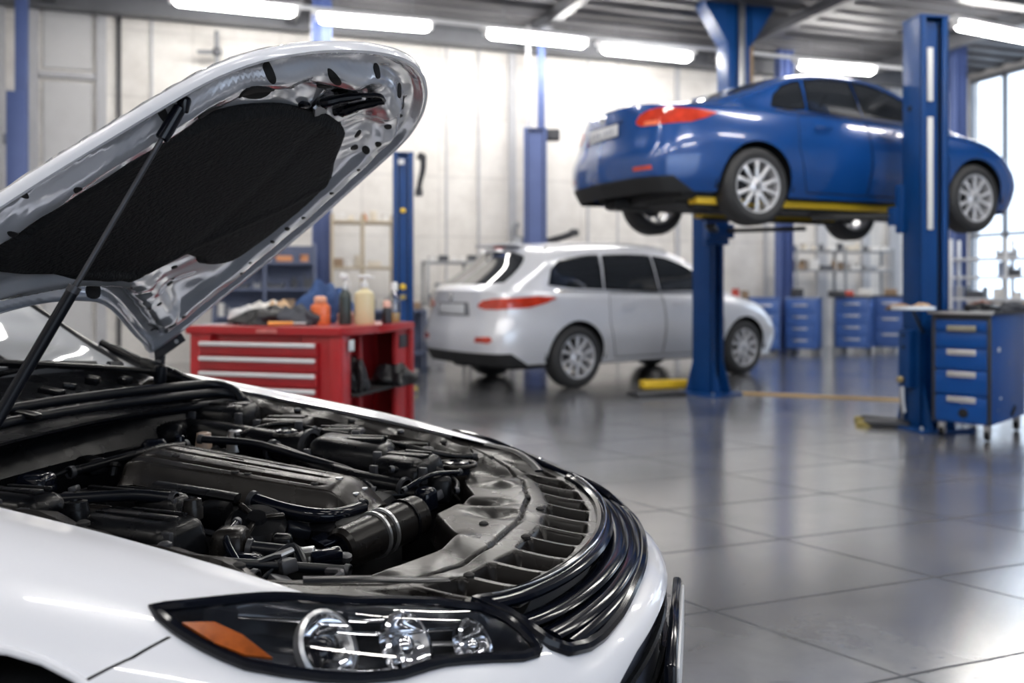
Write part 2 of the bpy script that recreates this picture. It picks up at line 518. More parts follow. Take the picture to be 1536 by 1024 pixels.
def wall_material():
    m = bpy.data.materials.new('wall_panels_cream'); m.use_nodes = True
    nt = m.node_tree; N = nt.nodes; L = nt.links; b = N['Principled BSDF']
    tc = N.new('ShaderNodeTexCoord')
    br = N.new('ShaderNodeTexBrick'); br.offset = 0.0; br.squash = 1.0
    br.inputs['Scale'].default_value = 1.0; br.inputs['Brick Width'].default_value = 1.35; br.inputs['Row Height'].default_value = 1.05
    br.inputs['Mortar Size'].default_value = 0.022; br.inputs['Mortar Smooth'].default_value = 0.6
    br.inputs['Color1'].default_value = (0.76, 0.735, 0.705, 1); br.inputs['Color2'].default_value = (0.72, 0.70, 0.675, 1)
    br.inputs['Mortar'].default_value = (0.64, 0.62, 0.60, 1)
    mp = N.new('ShaderNodeMapping'); mp.inputs['Rotation'].default_value = (R(90), 0, 0)
    sx = N.new('ShaderNodeSeparateXYZ'); cb = N.new('ShaderNodeCombineXYZ')
    L.new(tc.outputs['Object'], sx.inputs[0]); L.new(sx.outputs[0], cb.inputs[0]); L.new(sx.outputs[2], cb.inputs[1])
    L.new(cb.outputs[0], br.inputs['Vector'])
    nz = N.new('ShaderNodeTexNoise'); nz.inputs['Scale'].default_value = 1.4; nz.inputs['Detail'].default_value = 8; nz.inputs['Roughness'].default_value = 0.7
    L.new(tc.outputs['Object'], nz.inputs['Vector'])
    r = N.new('ShaderNodeValToRGB'); r.color_ramp.elements[0].position = 0.3; r.color_ramp.elements[0].color = (0.78, 0.77, 0.76, 1)
    r.color_ramp.elements[1].position = 0.6; r.color_ramp.elements[1].color = (1, 1, 1, 1)
    L.new(nz.outputs['Fac'], r.inputs[0])
    x = N.new('ShaderNodeMix'); x.data_type = 'RGBA'; x.blend_type = 'MULTIPLY'; x.inputs[0].default_value = 1
    L.new(br.outputs['Color'], x.inputs[6]); L.new(r.outputs[0], x.inputs[7]); L.new(x.outputs[2], b.inputs['Base Color'])
    b.inputs['Roughness'].default_value = 0.7
    return m

M_floor = floor_material(); M_wall = wall_material()
M_ceil = mat('ceiling_metal_deck', (0.115, 0.115, 0.125), rough=0.55, metal=0.2, var=0.25, scale=1.5)
M_beam = mat('ceiling_beam_grey', (0.11, 0.115, 0.13), rough=0.5, var=0.2)
M_trimg = mat('wall_trim_grey', (0.46, 0.465, 0.49), rough=0.6, var=0.1)
M_doorp = mat('door_panel_grey', (0.56, 0.56, 0.57), rough=0.6, var=0.06)

def struct(name, bm, m, M=None, **k):
    o = mk(name, bm, m, smooth=False, **k)
    if M is not None: o.matrix_world = M
    o['kind'] = 'structure'; return o

bm = BM(); box(bm, (2, 4, -0.05), (44, 40, 0.1)); struct('floor', bm, M_floor)

# back wall (object frame runs along the wall)
S0, S1 = -9.5, 10.14
bm = BM(); box(bm, ((S0 + S1) / 2, 0.15, H_CEIL / 2), (S1 - S0 + 0.6, 0.3, H_CEIL))
struct('wall_back', bm, M_wall, wall_frame(0, 0))
bm = BM(); box(bm, (S0 - 0.15, -13, H_CEIL / 2), (0.3, 26, H_CEIL)); struct('wall_left', bm, M_wall, wall_frame(0, 0))

# unseen front wall behind the camera; open roller door added as daylight fill
bm = BM(); DX0, DX1, DZ = -5.5, 6.5, 4.6
box(bm, ((S0 + DX0) / 2 - .15, -25.85, H_CEIL / 2), (DX0 - S0 + .3, .3, H_CEIL)); box(bm, ((S1 + DX1) / 2 + .15, -25.85, H_CEIL / 2), (S1 - DX1 + .3, .3, H_CEIL)); box(bm, ((DX0 + DX1) / 2, -25.85, (DZ + H_CEIL) / 2), (DX1 - DX0, .3, H_CEIL - DZ))
struct('wall_front', bm, M_wall, wall_frame(0, 0))
b_ = BM(); cyl(b_, (DX0, -25.4, DZ + .35), (DX1, -25.4, DZ + .35), .30, seg=20); struct('door_2', b_, mat('added_roller_door_grey', (.25, .26, .28), rough=.5), wall_frame(0, 0))
# right wall with tall windows from near the floor to the roof: sill wall, lintel, piers
bm = BM()
box(bm, (S1 + 0.15, -13, 0.45), (0.3, 26, 0.9))
box(bm, (S1 + 0.15, -13, H_CEIL - 0.06), (0.3, 26, 0.12))
d = 0.0; win = []; shut = []
while d < 25:
    box(bm, (S1 + 0.15, -d - 0.2, H_CEIL / 2), (0.3, 0.4, H_CEIL))
    if d < 4: win.append((d + 0.4, d + 4.6))
    else: shut.append((d + .4, d + 4.6))
    d += 4.6
struct('wall_right', bm, M_wall, wall_frame(0, 0))
for k, (a, b) in enumerate(shut):  # unseen dark shutters, added to keep bright windows out of the reflections
    g = BM(); L_ = b - a
    for i in range(22): box(g, (S1 + .12, -(a + b) / 2, .9 + .105 + i * .215), (.05, L_, .20), bev=.015)
    struct('door_%d' % (k + 3), g, mat('added_shutter_blue_grey', (.13, .15, .20), rough=.5), wall_frame(0, 0))
for k, (a, b) in enumerate(win):
    fr = BM(); L_ = b - a; z0, z1 = 0.9, H_CEIL - 0.12
    n = 5
    for i in range(n + 1): box(fr, (S1 + 0.10, -a - L_ * i / n, (z0 + z1) / 2), (0.10, 0.07, z1 - z0))
    for z in (z0 + 0.03, 2.3, z1 - 0.05): box(fr, (S1 + 0.10, -(a + b) / 2, z), (0.09, L_, 0.07))
    w = struct('window_%d' % (k + 1), fr, M_greym, wall_frame(0, 0))
    g = BM(); g.faces.new([g.verts.new((S1 + 0.12, y, z)) for y, z in ((-a, z0), (-b, z0), (-b, z1), (-a, z1))])
    mk('window_pane', g, M_window, w, smooth=False)

# ceiling: dark metal deck with ribs, steel beams under it
bm = BM(); box(bm, ((S0 + S1) / 2, -12.5, H_CEIL + 0.06), (S1 - S0 + 0.8, 26, 0.12))
for i in range(56):
    box(bm, ((S0 + S1) / 2, -0.3 - i * 0.45, H_CEIL - 0.02), (S1 - S0, 0.16, 0.05))
struct('ceiling', bm, M_ceil, wall_frame(0, 0))
k = 0
for dd in (0.25, 5.0, 10.0, 15.0):
    k += 1
    b_ = BM(); c = ((S0 + S1) / 2, -dd, H_CEIL - 0.22)
    box(b_, (c[0], c[1], H_CEIL - 0.06), (S1 - S0, 0.24, 0.03)); box(b_, (c[0], c[1], H_CEIL - 0.34), (S1 - S0, 0.24, 0.03)); box(b_, (c[0], c[1], H_CEIL - 0.2), (S1 - S0, 0.03, 0.28))
    struct('trim_%d' % k, b_, M_beam, wall_frame(0, 0))
for ss in (-7.4, -3.9, 0.1, 3.9, 7.4):
    k += 1
    b_ = BM()
    box(b_, (ss, -12.6, H_CEIL - 0.10), (0.16, 24.6, 0.03)); box(b_, (ss, -12.6, H_CEIL - 0.26), (0.16, 24.6, 0.03)); box(b_, (ss, -12.6, H_CEIL - 0.18), (0.02, 24.6, 0.16))
    struct('trim_%d' % k, b_, M_beam, wall_frame(0, 0))

# door and pilasters on the left part of the back wall, conduits, ledge strips
def px_s(px):      # position along the back wall seen in picture column px
    t = (px - 768) / 1325.0
    return t * WO.y / (WS.x - t * WS.y)
def strut_on_wall(name_i, px0, px1, z0, z1, m, dep=0.08):
    s0, s1 = px_s(px0), px_s(px1)
    b_ = BM(); box(b_, ((s0 + s1) / 2, -dep / 2, (z0 + z1) / 2), (abs(s1 - s0), dep, z1 - z0))
    return struct('trim_%d' % name_i, b_, m, wall_frame(0, 0))
for (a, b, z0, z1, m, dp) in ((146, 160, 0, 5.6, M_trimg, 0.10), (44, 58, 0, 5.6, M_trimg, 0.12), (-6, 8, 0, 5.6, M_trimg, 0.14),
                              (176, 182, 0, 5.5, M_darkm, 0.06), (226, 230, 0, 5.6, M_trimg, 0.04),
                              (716, 719, 0, 5.5, M_trimg, 0.05), (762, 772, 0, 5.6, M_trimg, 0.08), (668, 671, 1.2, 5.5, M_trimg, 0.02),
                              (880, 883, 0, 5.5, M_trimg, 0.03), (925, 927, 0, 5.5, M_trimg, 0.03), (1012, 1018, 0, 5.5, M_trimg, 0.05),
                              (1145, 1149, 0, 5.5, M_trimg, 0.04), (1222, 1236, 0, 5.5, M_trimg, 0.10), (1290, 1300, 0, 5.5, M_trimg, 0.10), (1330, 1345, 0, 5.5, M_trimg, 0.10)):
    k += 1; strut_on_wall(k, a, b, z0, z1, m, dp)
sA, sB = px_s(60), px_s(144)
b_ = BM()
for (z0, z1) in ((0.05, 2.0), (2.15, 4.35), (4.55, 5.6)): box(b_, ((sA + sB) / 2, -0.02, (z0 + z1) / 2), (sB - sA - 0.1, 0.05, z1 - z0), bev=0.012)
dr = struct('door_1', b_, M_doorp, wall_frame(0, 0))
b_ = BM()
for z in (0.03, 2.07, 4.45): box(b_, ((sA + sB) / 2, -0.05, z), (sB - sA, 0.10, 0.09))
mk('door_rail', b_, M_trimg, dr, smooth=False)

# ------------------------------------------------------------------ ceiling lamps
def lamp(a, b, z, label, group=None, cable=True):
    a = Vector(a); b = Vector(b); c = (a + b) / 2; L_ = (b - a).length
    t = thing('ceiling_lamp', label, 'lamp', (c.x, c.y, z), math.atan2(b.y - a.y, b.x - a.x), group)
    h = BM(); box(h, (0, 0, 0.10), (L_ + 0.25, 0.16, 0.06), bev=0.01)
    for s in (-1, 1): box(h, (s * (L_ / 2 + 0.05), 0, 0.04), (0.05, 0.12, 0.14), bev=0.01)
    mk('lamp_housing', h, M_lampwhite, t)
    e = BM(); tube(e, [(-L_ / 2, 0, 0), (-L_ / 2 + 0.05, 0, 0), (L_ / 2 - 0.05, 0, 0), (L_ / 2, 0, 0)], [0.05, 0.075, 0.075, 0.05], seg=12)
    mk('lamp_tube', e, M_tube, t)
    if cable:
        w = BM()
        for s in (-0.35, 0.35): cyl(w, (s * L_, 0, 0.12), (s * L_, 0, H_CEIL - z - 0.01), 0.008, seg=6)
        mk('suspension_rod', w, M_greym, t)
    return t
LP = [(262, 1, 440, 19), (480, 28, 642, 41), (733, 51, 876, 66), (905, 74, 1033, 87), (1200, 98, 1308, 107), (1437, 38, 1580, 66)]
LL = ['leftmost glowing tube lamp over the open bonnet, cut off by the top edge', 'glowing tube lamp above the tip of the open bonnet',
      'glowing tube lamp above the silver car, third from the left', 'glowing tube lamp right of centre, just left of the ceiling mast',
      'glowing tube lamp behind the roof of the raised blue car', 'glowing tube lamp right of the tall lift post, by the windows']
ends = []
for (x0, y0, x1, y1), lb in zip(LP, LL):
    A = at(x0, 3.98 * 1325 / (430 - y0)); B = at(x1, 3.98 * 1325 / (430 - y1)); ends.append((A, B))
    lamp(A, B, 5.2, lb, 'row of ceiling tube lamps')
# conduit rail the back row hangs beside
tr = BM(); tube(tr, [ends[0][0] + Vector((-1.5, -0.4, 5.33)), ends[4][1] + Vector((0.8, 0.35, 5.33))], 0.035, seg=8)
tag(mk('conduit_rail', tr, M_lampwhite), 'long pale conduit rail running along the back row of tube lamps', 'conduit')
# the same lamps light the rest of the hall, nearer than the picture's upper edge
for r_, z0 in enumerate((9.0, 5.2, 1.4, -2.6)):
    for i in range(5):
        x0 = -5.4 + i * 2.9
        A = Vector((x0, z0 + 0.34 * x0, 0)); B = A + Vector((1.6 * 0.946, 1.6 * 0.325, 0))
        if r_ == 0 and i in (0, 4): continue
        lamp(A, B, 5.2, 'tube lamp of the rows over the middle of the hall, above the frame', 'tube lamps over the hall')
# ------------------------------------------------------------------ road wheels
def make_wheel(parent, c, side, r=0.33, w=0.21, spokes=10, steer=0.0, wide=1.0):
    """side +1: outer face towards +y"""
    c = Vector(c)
    M = Matrix.Translation(c) @ Matrix.Rotation(steer, 4, 'Z') @ Matrix.Rotation(-side * PI / 2, 4, 'X')
    R_ = r * 0.70
    b = BM()
    prof = [(R_ * 0.98, -w / 2), (r * 0.84, -w / 2 - 0.006), (r * 0.955, -w * 0.44), (r, -w * 0.33), (r, w * 0.33), (r * 0.955, w * 0.44), (r * 0.84, w / 2 + 0.006), (R_ * 0.99, w / 2 - 0.002), (R_ * 0.97, w / 2 - 0.03), (R_ * 0.97, -w / 2)]
    lathe(b, prof, seg=48, M=M)
    ty = mk('tyre', b, M_tyre, parent)
    b = BM()
    lathe(b, [(R_ * 0.99, w / 2 - 0.004), (R_ * 0.93, w / 2 - 0.006), (R_ * 0.90, w / 2 - 0.03), (R_ * 0.86, -w / 2 + 0.02), (R_ * 0.98, -w / 2)], seg=48, M=M)
    zf = w / 2 - 0.022
    lathe(b, [(0, zf + 0.012), (0.055 * r / 0.33, zf + 0.010), (0.075 * r / 0.33, zf - 0.004), (0.08 * r / 0.33, zf - 0.03)], seg=24, M=M)
    for k in range(spokes):
        # spokes in pairs leaning together
        a0 = 2 * PI * (k // 2) / (spokes / 2) + (0.19 if k % 2 else -0.19)
        a1 = 2 * PI * (k // 2) / (spokes / 2) + (0.30 if k % 2 else -0.30)
        p0 = Vector((math.cos(a0) * 0.05 * r / .33, math.sin(a0) * 0.05 * r / .33, zf)); p1 = Vector((math.cos(a1) * R_ * 0.93, math.sin(a1) * R_ * 0.93, zf + 0.004))
        d = p1 - p0; m = (p0 + p1) / 2
        T = M @ Matrix.Translation(m) @ Matrix.Rotation(math.atan2(d.y, d.x), 4, 'Z')
        box(b, (0, 0, -0.01), (d.length, 0.036 * r / .33, 0.034), bev=0.009, M=T)
    rm = mk('rim', b, M_rim, parent)
    b = BM(); lathe(b, [(0, zf - 0.05), (R_ * 0.62, zf - 0.05), (R_ * 0.62, zf - 0.06), (0, zf - 0.06)], seg=32, M=M)
    mk('brake_disc', b, M_darkm, rm)
    b = BM(); lathe(b, [(0, zf + 0.018), (0.026, zf + 0.017), (0.03, zf + 0.01)], seg=16, M=M); mk('hub_cap', b, M_greym, rm)
    return ty

# ------------------------------------------------------------------ car body tables: columns from the tail round the side to the nose,
# each from the sill up over the shoulder, window and roof to the centre line.  local x forward, rear axle at 0, front axle at 2.6
def low(xs, ys):      # four lower points
    return [(xs[0], ys[0], .26), (xs[1], ys[1], .40), (xs[2], ys[2], .57), (xs[3], ys[3], .75)]
SIDE = lambda x, f=1.0: [(x, .80 * f, .25), (x, .85 * f, .39), (x, .885 * f, .57), (x, .875 * f, .77)]
SEDAN = [
    low((-.86, -.93, -.94, -.90), (0, 0, 0, 0)) + [(-.86, 0, 1.00), (-.83, 0, 1.035), (-.80, 0, 1.045), (-.79, 0, 1.05), (-.77, 0, 1.05)],
    low((-.84, -.91, -.92, -.88), (.30, .30, .30, .30)) + [(-.84, .29, .995), (-.81, .28, 1.03), (-.77, .2, 1.045), (-.75, .1, 1.05), (-.74, 0, 1.055)],
    low((-.80, -.87, -.88, -.83), (.56, .57, .57, .56)) + [(-.78, .54, .98), (-.75, .52, 1.015), (-.70, .36, 1.04), (-.68, .18, 1.055), (-.67, 0, 1.06)],
    low((-.68, -.74, -.75, -.70), (.73, .76, .775, .76)) + [(-.66, .71, .955), (-.62, .67, 1.0), (-.56, .48, 1.045), (-.54, .24, 1.07), (-.53, 0, 1.075)],
    [(-.42, .79, .27), (-.44, .84, .41), (-.44, .86, .58), (-.43, .85, .76), (-.42, .79, .955), (-.36, .72, 1.02), (-.30, .56, 1.09), (-.27, .28, 1.11), (-.25, 0, 1.115)],
    SIDE(0) + [(.0, .81, .955), (.04, .75, 1.04), (.20, .61, 1.22), (.16, .3, 1.27), (.14, 0, 1.28)],
    SIDE(.45) + [(.45, .82, .95), (.45, .775, 1.01), (.56, .60, 1.345), (.54, .3, 1.395), (.53, 0, 1.405)],
    SIDE(.95) + [(.95, .82, .945), (.95, .785, .985), (.98, .59, 1.40), (.97, .3, 1.45), (.97, 0, 1.46)],
    SIDE(1.5) + [(1.5, .82, .94), (1.5, .785, .975), (1.45, .59, 1.395), (1.43, .3, 1.45), (1.42, 0, 1.46)],
    SIDE(1.95) + [(1.95, .815, .93), (1.97, .775, .965), (1.86, .61, 1.31), (1.82, .3, 1.375), (1.80, 0, 1.39)],
    SIDE(2.3) + [(2.3, .81, .92), (2.33, .755, .955), (2.24, .64, 1.12), (2.20, .32, 1.19), (2.18, 0, 1.205)],
    SIDE(2.6) + [(2.6, .80, .90), (2.62, .735, .935), (2.58, .60, .98), (2.52, .3, 1.03), (2.50, 0, 1.04)],
    [(2.98, .79, .23), (2.98, .84, .38), (2.98, .87, .55), (2.98, .85, .72), (2.97, .76, .84), (2.96, .68, .875), (2.95, .5, .91), (2.94, .25, .935), (2.94, 0, .94)],
    [(3.22, .72, .22), (3.24, .77, .36), (3.25, .79, .5), (3.22, .765, .64), (3.17, .68, .755), (3.14, .6, .80), (3.12, .42, .845), (3.11, .2, .865), (3.11, 0, .87)],
    [(3.36, .52, .22), (3.41, .55, .36), (3.42, .56, .5), (3.39, .55, .62), (3.33, .5, .71), (3.29, .42, .76), (3.26, .3, .79), (3.25, .15, .80), (3.25, 0, .80)],
    [(3.42, .26, .22), (3.48, .27, .36), (3.49, .27, .5), (3.46, .27, .61), (3.41, .25, .69), (3.37, .2, .72), (3.35, .15, .735), (3.345, .07, .74), (3.34, 0, .745)],
    [(3.44, 0, .22), (3.50, 0, .36), (3.51, 0, .5), (3.48, 0, .61), (3.43, 0, .68), (3.40, 0, .705), (3.38, 0, .715), (3.375, 0, .72), (3.37, 0, .725)],
]
WAGON = [list(c) for c in SEDAN]
def dk(i, b4, d1, d2, d3, d4): WAGON[i][4:] = [b4, d1, d2, d3, d4]
dk(0, (-.90, 0, .98), (-.86, 0, 1.06), (-.70, 0, 1.32), (-.62, 0, 1.43), (-.60, 0, 1.50))
dk(1, (-.88, .30, .98), (-.84, .29, 1.055), (-.685, .25, 1.31), (-.60, .2, 1.425), (-.57, 0, 1.51))
dk(2, (-.80, .57, .975), (-.76, .55, 1.05), (-.63, .46, 1.30), (-.56, .32, 1.44), (-.52, 0, 1.515))
dk(3, (-.68, .745, .965), (-.63, .715, 1.035), (-.52, .615, 1.29), (-.46, .42, 1.46), (-.42, 0, 1.53))
dk(4, (-.42, .81, .96), (-.38, .775, 1.03), (-.30, .665, 1.36), (-.24, .36, 1.505), (-.22, 0, 1.54))
dk(5, (0, .82, .955), (.03, .785, 1.02), (.10, .655, 1.41), (.12, .35, 1.535), (.12, 0, 1.56))
dk(6, (.45, .825, .95), (.45, .79, 1.0), (.50, .64, 1.44), (.5, .33, 1.555), (.5, 0, 1.575))
dk(7, (.95, .825, .945), (.95, .79, .985), (.98, .63, 1.455), (.97, .32, 1.56), (.97, 0, 1.58))
dk(8, (1.5, .82, .94), (1.5, .79, .975), (1.46, .62, 1.435), (1.44, .32, 1.535), (1.43, 0, 1.555))
dk(9, (1.95, .815, .935), (1.97, .78, .97), (1.88, .63, 1.345), (1.84, .32, 1.435), (1.82, 0, 1.455))

for _t in (SEDAN, WAGON):
    for _c in _t[:4]:
        _c[:] = [(p[0] - .12 * min(1, max(0, (-.42 - p[0]) / .25)) * (1 if p[2] < 1.1 else .3), p[1], p[2]) for p in _c]
for _i in range(0, 5):      # tailgate glass leans forward
    WAGON[_i][5:] = [(p[0] + (.0, .14, .16, .16)[k] * (1 if _i < 4 else .5), p[1], p[2]) for k, p in enumerate(WAGON[_i][5:])]

SIDEW = {   # window outlines, side view (x, z)
    'sedan': [('rear_quarter_window', [(.235, 1.05), (.30, 1.16), (.42, 1.25), (.56, 1.30), (.63, 1.31), (.60, 1.05), (.40, 1.035)]),
              ('rear_door_window', [(.64, 1.045), (.69, 1.325), (.90, 1.36), (1.22, 1.365), (1.24, 1.03)]),
              ('front_door_window', [(1.29, 1.03), (1.27, 1.365), (1.50, 1.345), (1.78, 1.26), (2.02, 1.13), (2.17, 1.01)])],
    'wagon': [('rear_quarter_window', [(-.30, 1.09), (-.24, 1.24), (-.12, 1.33), (.30, 1.39), (.42, 1.395), (.40, 1.05), (0.0, 1.06)]),
              ('rear_door_window', [(.46, 1.05), (.50, 1.395), (.85, 1.41), (1.20, 1.405), (1.23, 1.03)]),
              ('front_door_window', [(1.29, 1.03), (1.27, 1.40), (1.50, 1.375), (1.78, 1.29), (2.02, 1.15), (2.19, 1.01)])]}
BACKW = {'sedan': [(-.20, 0), (-.20, .42), (-.12, .56), (.25, .53), (.50, .50), (.52, .25), (.53, 0)]}

def arc(cx, cz, r, a0, a1, n=18): return [(cx + r * math.cos(R(a0 + (a1 - a0) * i / n)), cz + r * math.sin(R(a0 + (a1 - a0) * i / n))) for i in range(n + 1)]

def make_car(name, label, kind, paint, loc, rz, scale=1.0, wheel_r=0.33, clip_front=None, squeeze=1.0, wheels=True, lamps=True, wb=2.6, group=None, parent=None, shift=0.0):
    X = lambda x: x * squeeze + shift
    tab = SEDAN if kind == 'sedan' else WAGON
    if parent is None: root = thing(name, label, 'car', loc, rz, group)
    else: root = parent
    S = Surf(grid=tab, flip=True)
    side = lambda P, uv: (P[:, 1] > 0.45) & (uv[:, 1] < 0.80)
    sidelow = lambda P, uv: (P[:, 1] > 0.5) & (uv[:, 1] < 0.52)
    regs = []
    # wheel arches
    for nm, cx in (('arch_r', 0.0), ('arch_f', wb)):
        a = [(cx + .375, .20)] + arc(cx, .335, .375, -8, 188) + [(cx - .375, .20)]
        regs.append(('arch', S.inv(a, sel=sidelow)))
    # side windows, doors
    doors = [('rear_door', [(.56, .30), (1.25, .30), (1.25, .985), (.50, .995), (.44, .80), (.43, .68), (.50, .45)]),
             ('front_door', [(1.265, .30), (2.20, .30), (2.22, .60), (2.18, .96), (1.265, .985)])]
    sd = lambda P, uv: (P[:, 1] > 0.5) & (uv[:, 1] < 0.64)
    if clip_front is None:
        for nm, poly in doors:
            regs.append((nm, S.inv(poly, sel=sd)))
            for q in strip_poly(poly + poly[:1], 0.011): regs.append(('panel_gap', S.inv(q, sel=sd)))
        for x0, z0, x1, z1 in ((1.265, .985, 1.265, 1.02),):
            pass
    for nm, poly in SIDEW[kind]:
        big = poly; cx = sum(p[0] for p in poly) / len(poly); cz = sum(p[1] for p in poly) / len(poly)
        reg = S.inv(poly, sel=side); fr = S.inv([(cx + (p[0] - cx) * 1.06, cz + (p[1] - cz) * 1.10) for p in poly], sel=side)
        regs.append(('window_frame', fr)); regs.append((nm, reg))
    top = lambda P, uv: uv[:, 1] > 0.60
    # rear lamps, plate, lower bumper
    rear = lambda P, uv: (P[:, 0] < 0.1) & (uv[:, 1] < 0.70)
    def on_tail(poly):      # outline given as (y, z) wrapped round the corner: use u by arc position
        out = []
        for yy, zz in poly:
            if yy <= 0.70: out += S.inv([(yy, zz)], axes=(1, 2), sel=lambda P, uv: (P[:, 0] < -.6) & (uv[:, 1] < 0.6))
            else: out += S.inv([(-.75 + (yy - .70) * 2.0, zz)], axes=(0, 2), sel=lambda P, uv: (P[:, 1] > .68) & (uv[:, 1] < 0.62) & (P[:, 0] < 0.1))
        return out
    if kind == 'sedan':
        # rear screen and windscreen in top view
        regs.append(('rear_window', S.inv([(-.19, 0.001), (-.19, .46), (-.14, .53), (.10, .525), (.34, .50), (.50, .45), (.515, .2), (.515, 0.001)], axes=(0, 1), sel=lambda P, uv: (uv[:, 1] > .7) & (P[:, 0] < .8) & (P[:, 0] > -.5))))
        if lamps:
            regs.append(('tail_lamp', on_tail([(.47, .865), (.50, .915), (.58, .95), (.70, .962), (.78, .955), (.85, .94), (.89, .925), (.83, .88), (.76, .835), (.66, .81), (.54, .815), (.48, .84)])))
            regs.append(('reverse_lamp', on_tail([(.56, .815), (.56, .855), (.68, .85), (.68, .81)])))
            regs.append(('number_plate_recess', on_tail([(.001, .76), (.001, .90), (.30, .90), (.32, .76)])))
            regs.append(('bumper_reflector', on_tail([(.52, .44), (.52, .475), (.70, .475), (.70, .44)])))
        zb = .36
    else:
        regs.append(('rear_window', S.inv([(0.001, 1.09), (.42, 1.085), (.60, 1.10), (.585, 1.16), (.53, 1.28), (.46, 1.385), (.30, 1.435), (.001, 1.45)], axes=(1, 2), sel=lambda P, uv: (P[:, 0] < -.35) & (uv[:, 1] > .5))))
        regs.append(('tail_lamp', on_tail([(.44, .875), (.50, .92), (.62, .94), (.72, .95), (.84, .965), (.92, .955), (.95, .94), (.88, .895), (.78, .85), (.66, .83), (.54, .83), (.45, .85)])))
        regs.append(('number_plate_recess', on_tail([(.001, .76), (.001, .90), (.30, .90), (.32, .76)])))
        regs.append(('bumper_reflector', on_tail([(.46, .50), (.48, .55), (.66, .56), (.69, .52), (.64, .49)])))
        regs.append(('rear_brake_lamp', S.inv([(0.001, 1.475), (.10, 1.475), (.10, 1.495), (.001, 1.495)], axes=(1, 2), sel=lambda P, uv: (P[:, 0] < -.45) & (uv[:, 1] > .7))))
        zb = .36
    XW = 2.45 if clip_front is None else 2.60
    # bumper and lower valance around the tail: below zb dark
    vl = 0.115
    regs.append(('lower_valance', [(0, 0), (0, vl), (.20, vl), (.225, 0.0)]))
    regs.append(('windscreen', S.inv([(1.84, .001), (1.85, .30), (1.88, .50), (2.00, .54), (2.30, .585), (XW, .57), (XW + .02, .3), (XW + .02, .001)], axes=(0, 1), sel=lambda P, uv: (uv[:, 1] > .70) & (P[:, 0] > 1.3) & (P[:, 0] < 2.8))))
    if clip_front is None:
        regs.append(('head_lamp', S.inv([(3.02, .76), (3.12, .77), (3.24, .715), (3.25, .62), (3.16, .60), (3.06, .66)], sel=lambda P, uv: (P[:, 1] > .4) & (uv[:, 1] < .6) & (P[:, 0] > 2.8))))
        regs.append(('grille', S.inv([(.001, .40), (.42, .40), (.40, .62), (.001, .62)], axes=(1, 2), sel=lambda P, uv: (P[:, 0] > 3.2) & (uv[:, 1] < .6))))
    if clip_front is not None:
        c0 = clip_front
        u0 = S.inv([(c0, .5)], sel=sidelow)[0][0]
        regs.append(('gone', [(u0, -.01), (u0, .53), (u0 + .02, .60), (u0 + .025, .64), (1.01, .64), (1.01, -.01)]))
        regs.append(('gone', S.inv([(2.65, .0), (2.65, .35), (2.63, .60), (2.58, .74), (3.5, .8), (3.5, 0)], axes=(0, 1), sel=lambda P, uv: uv[:, 1] > .60)))
        regs.append(('gone', [(0.70, .60), (0.70, 1.01), (1.01, 1.01), (1.01, .60)]))
    C = Cut(S, 72, 40, regs)
    C.Pv = C.Pv * np.array([squeeze, 1, 1]) + np.array([shift, 0, 0])
    def both(nm, regions, m, off=0.0, thick=0.0, parent=root, one=False, label=None, split=False):
        if split:
            r = None
            for mir in (False, True):
                b = C.mesh(regions, off, thick, mirror=mir)
                if not len(b.faces): b.free(); continue
                r = mk(nm, b, m, parent, label=label)
            return r
        b = C.mesh(regions, off, thick); C.mesh(regions, off, thick, bm=b, mirror=True)
        bmesh.ops.remove_doubles(b, verts=list(b.verts), dist=1e-4)
        if not len(b.faces): b.free(); return None
        return mk(nm, b, m, parent, label=label)
    body = both('body', 'base', paint, 0, 0.006)
    both('window_frame', 'window_frame', M_gloss, 0.001, split=True)
    both('panel_gap', 'panel_gap', M_hole, -0.006, split=True)
    for nm in ('rear_door', 'front_door'): both(nm, nm, paint, 0, 0.006, split=True)
    for nm in ('rear_quarter_window', 'rear_door_window', 'front_door_window'): both(nm, nm, M_glassd, -0.003, split=True)
    both('rear_window', 'rear_window', M_glassd, -0.002)
    if clip_front is None: both('windscreen', 'windscreen', M_glassd, -0.002)
    both('tail_lamp', 'tail_lamp', M_tail, 0.006, 0.01, split=True)
    both('reverse_lamp', 'reverse_lamp', M_tail2, 0.007, 0.01, split=True)
    both('rear_brake_lamp', 'rear_brake_lamp', M_tail, 0.008, 0.01)
    both('bumper_reflector', 'bumper_reflector', M_tail, 0.004, 0.008, split=True)
    both('lower_valance', 'lower_valance', M_under, 0, 0.006)
    both('head_lamp', 'head_lamp', M_clear, 0.004, split=True); both('lamp_bowl', 'head_lamp', M_chrome, -0.03, split=True)
    both('grille', 'grille', M_black, -0.01)
    both('plate_recess', 'number_plate_recess', mat('recess_grey', (.22, .23, .26), rough=.35, coat=.5) if kind == 'wagon' else paint, -0.018)
    # plate, badge
    if lamps:
        xb = S.P([S.inv([(.1, .83)], axes=(1, 2), sel=lambda P, uv: (P[:, 0] < -.6) & (uv[:, 1] < .6))[0]])[0][0] - .004 * squeeze + shift
        p = mk('number_plate', bxm((xb - 0.0, 0, .83), (.014, .50, .105), bev=.004), M_plate, root)
        b = BM()
        for i in range(7 if kind == 'sedan' else 0):
            if i == 3: continue
            yy = (i - 3) * .058
            box(b, (xb - .008, yy, .845), (.004, .030, .010)); box(b, (xb - .008, yy + .012, .83), (.004, .010, .05)); box(b, (xb - .008, yy - (.012 if i % 2 else 0), .82), (.004, .010, .03)); 
        if len(b.verts): mk('plate_characters', b, M_plateink, p)
        else: b.free()
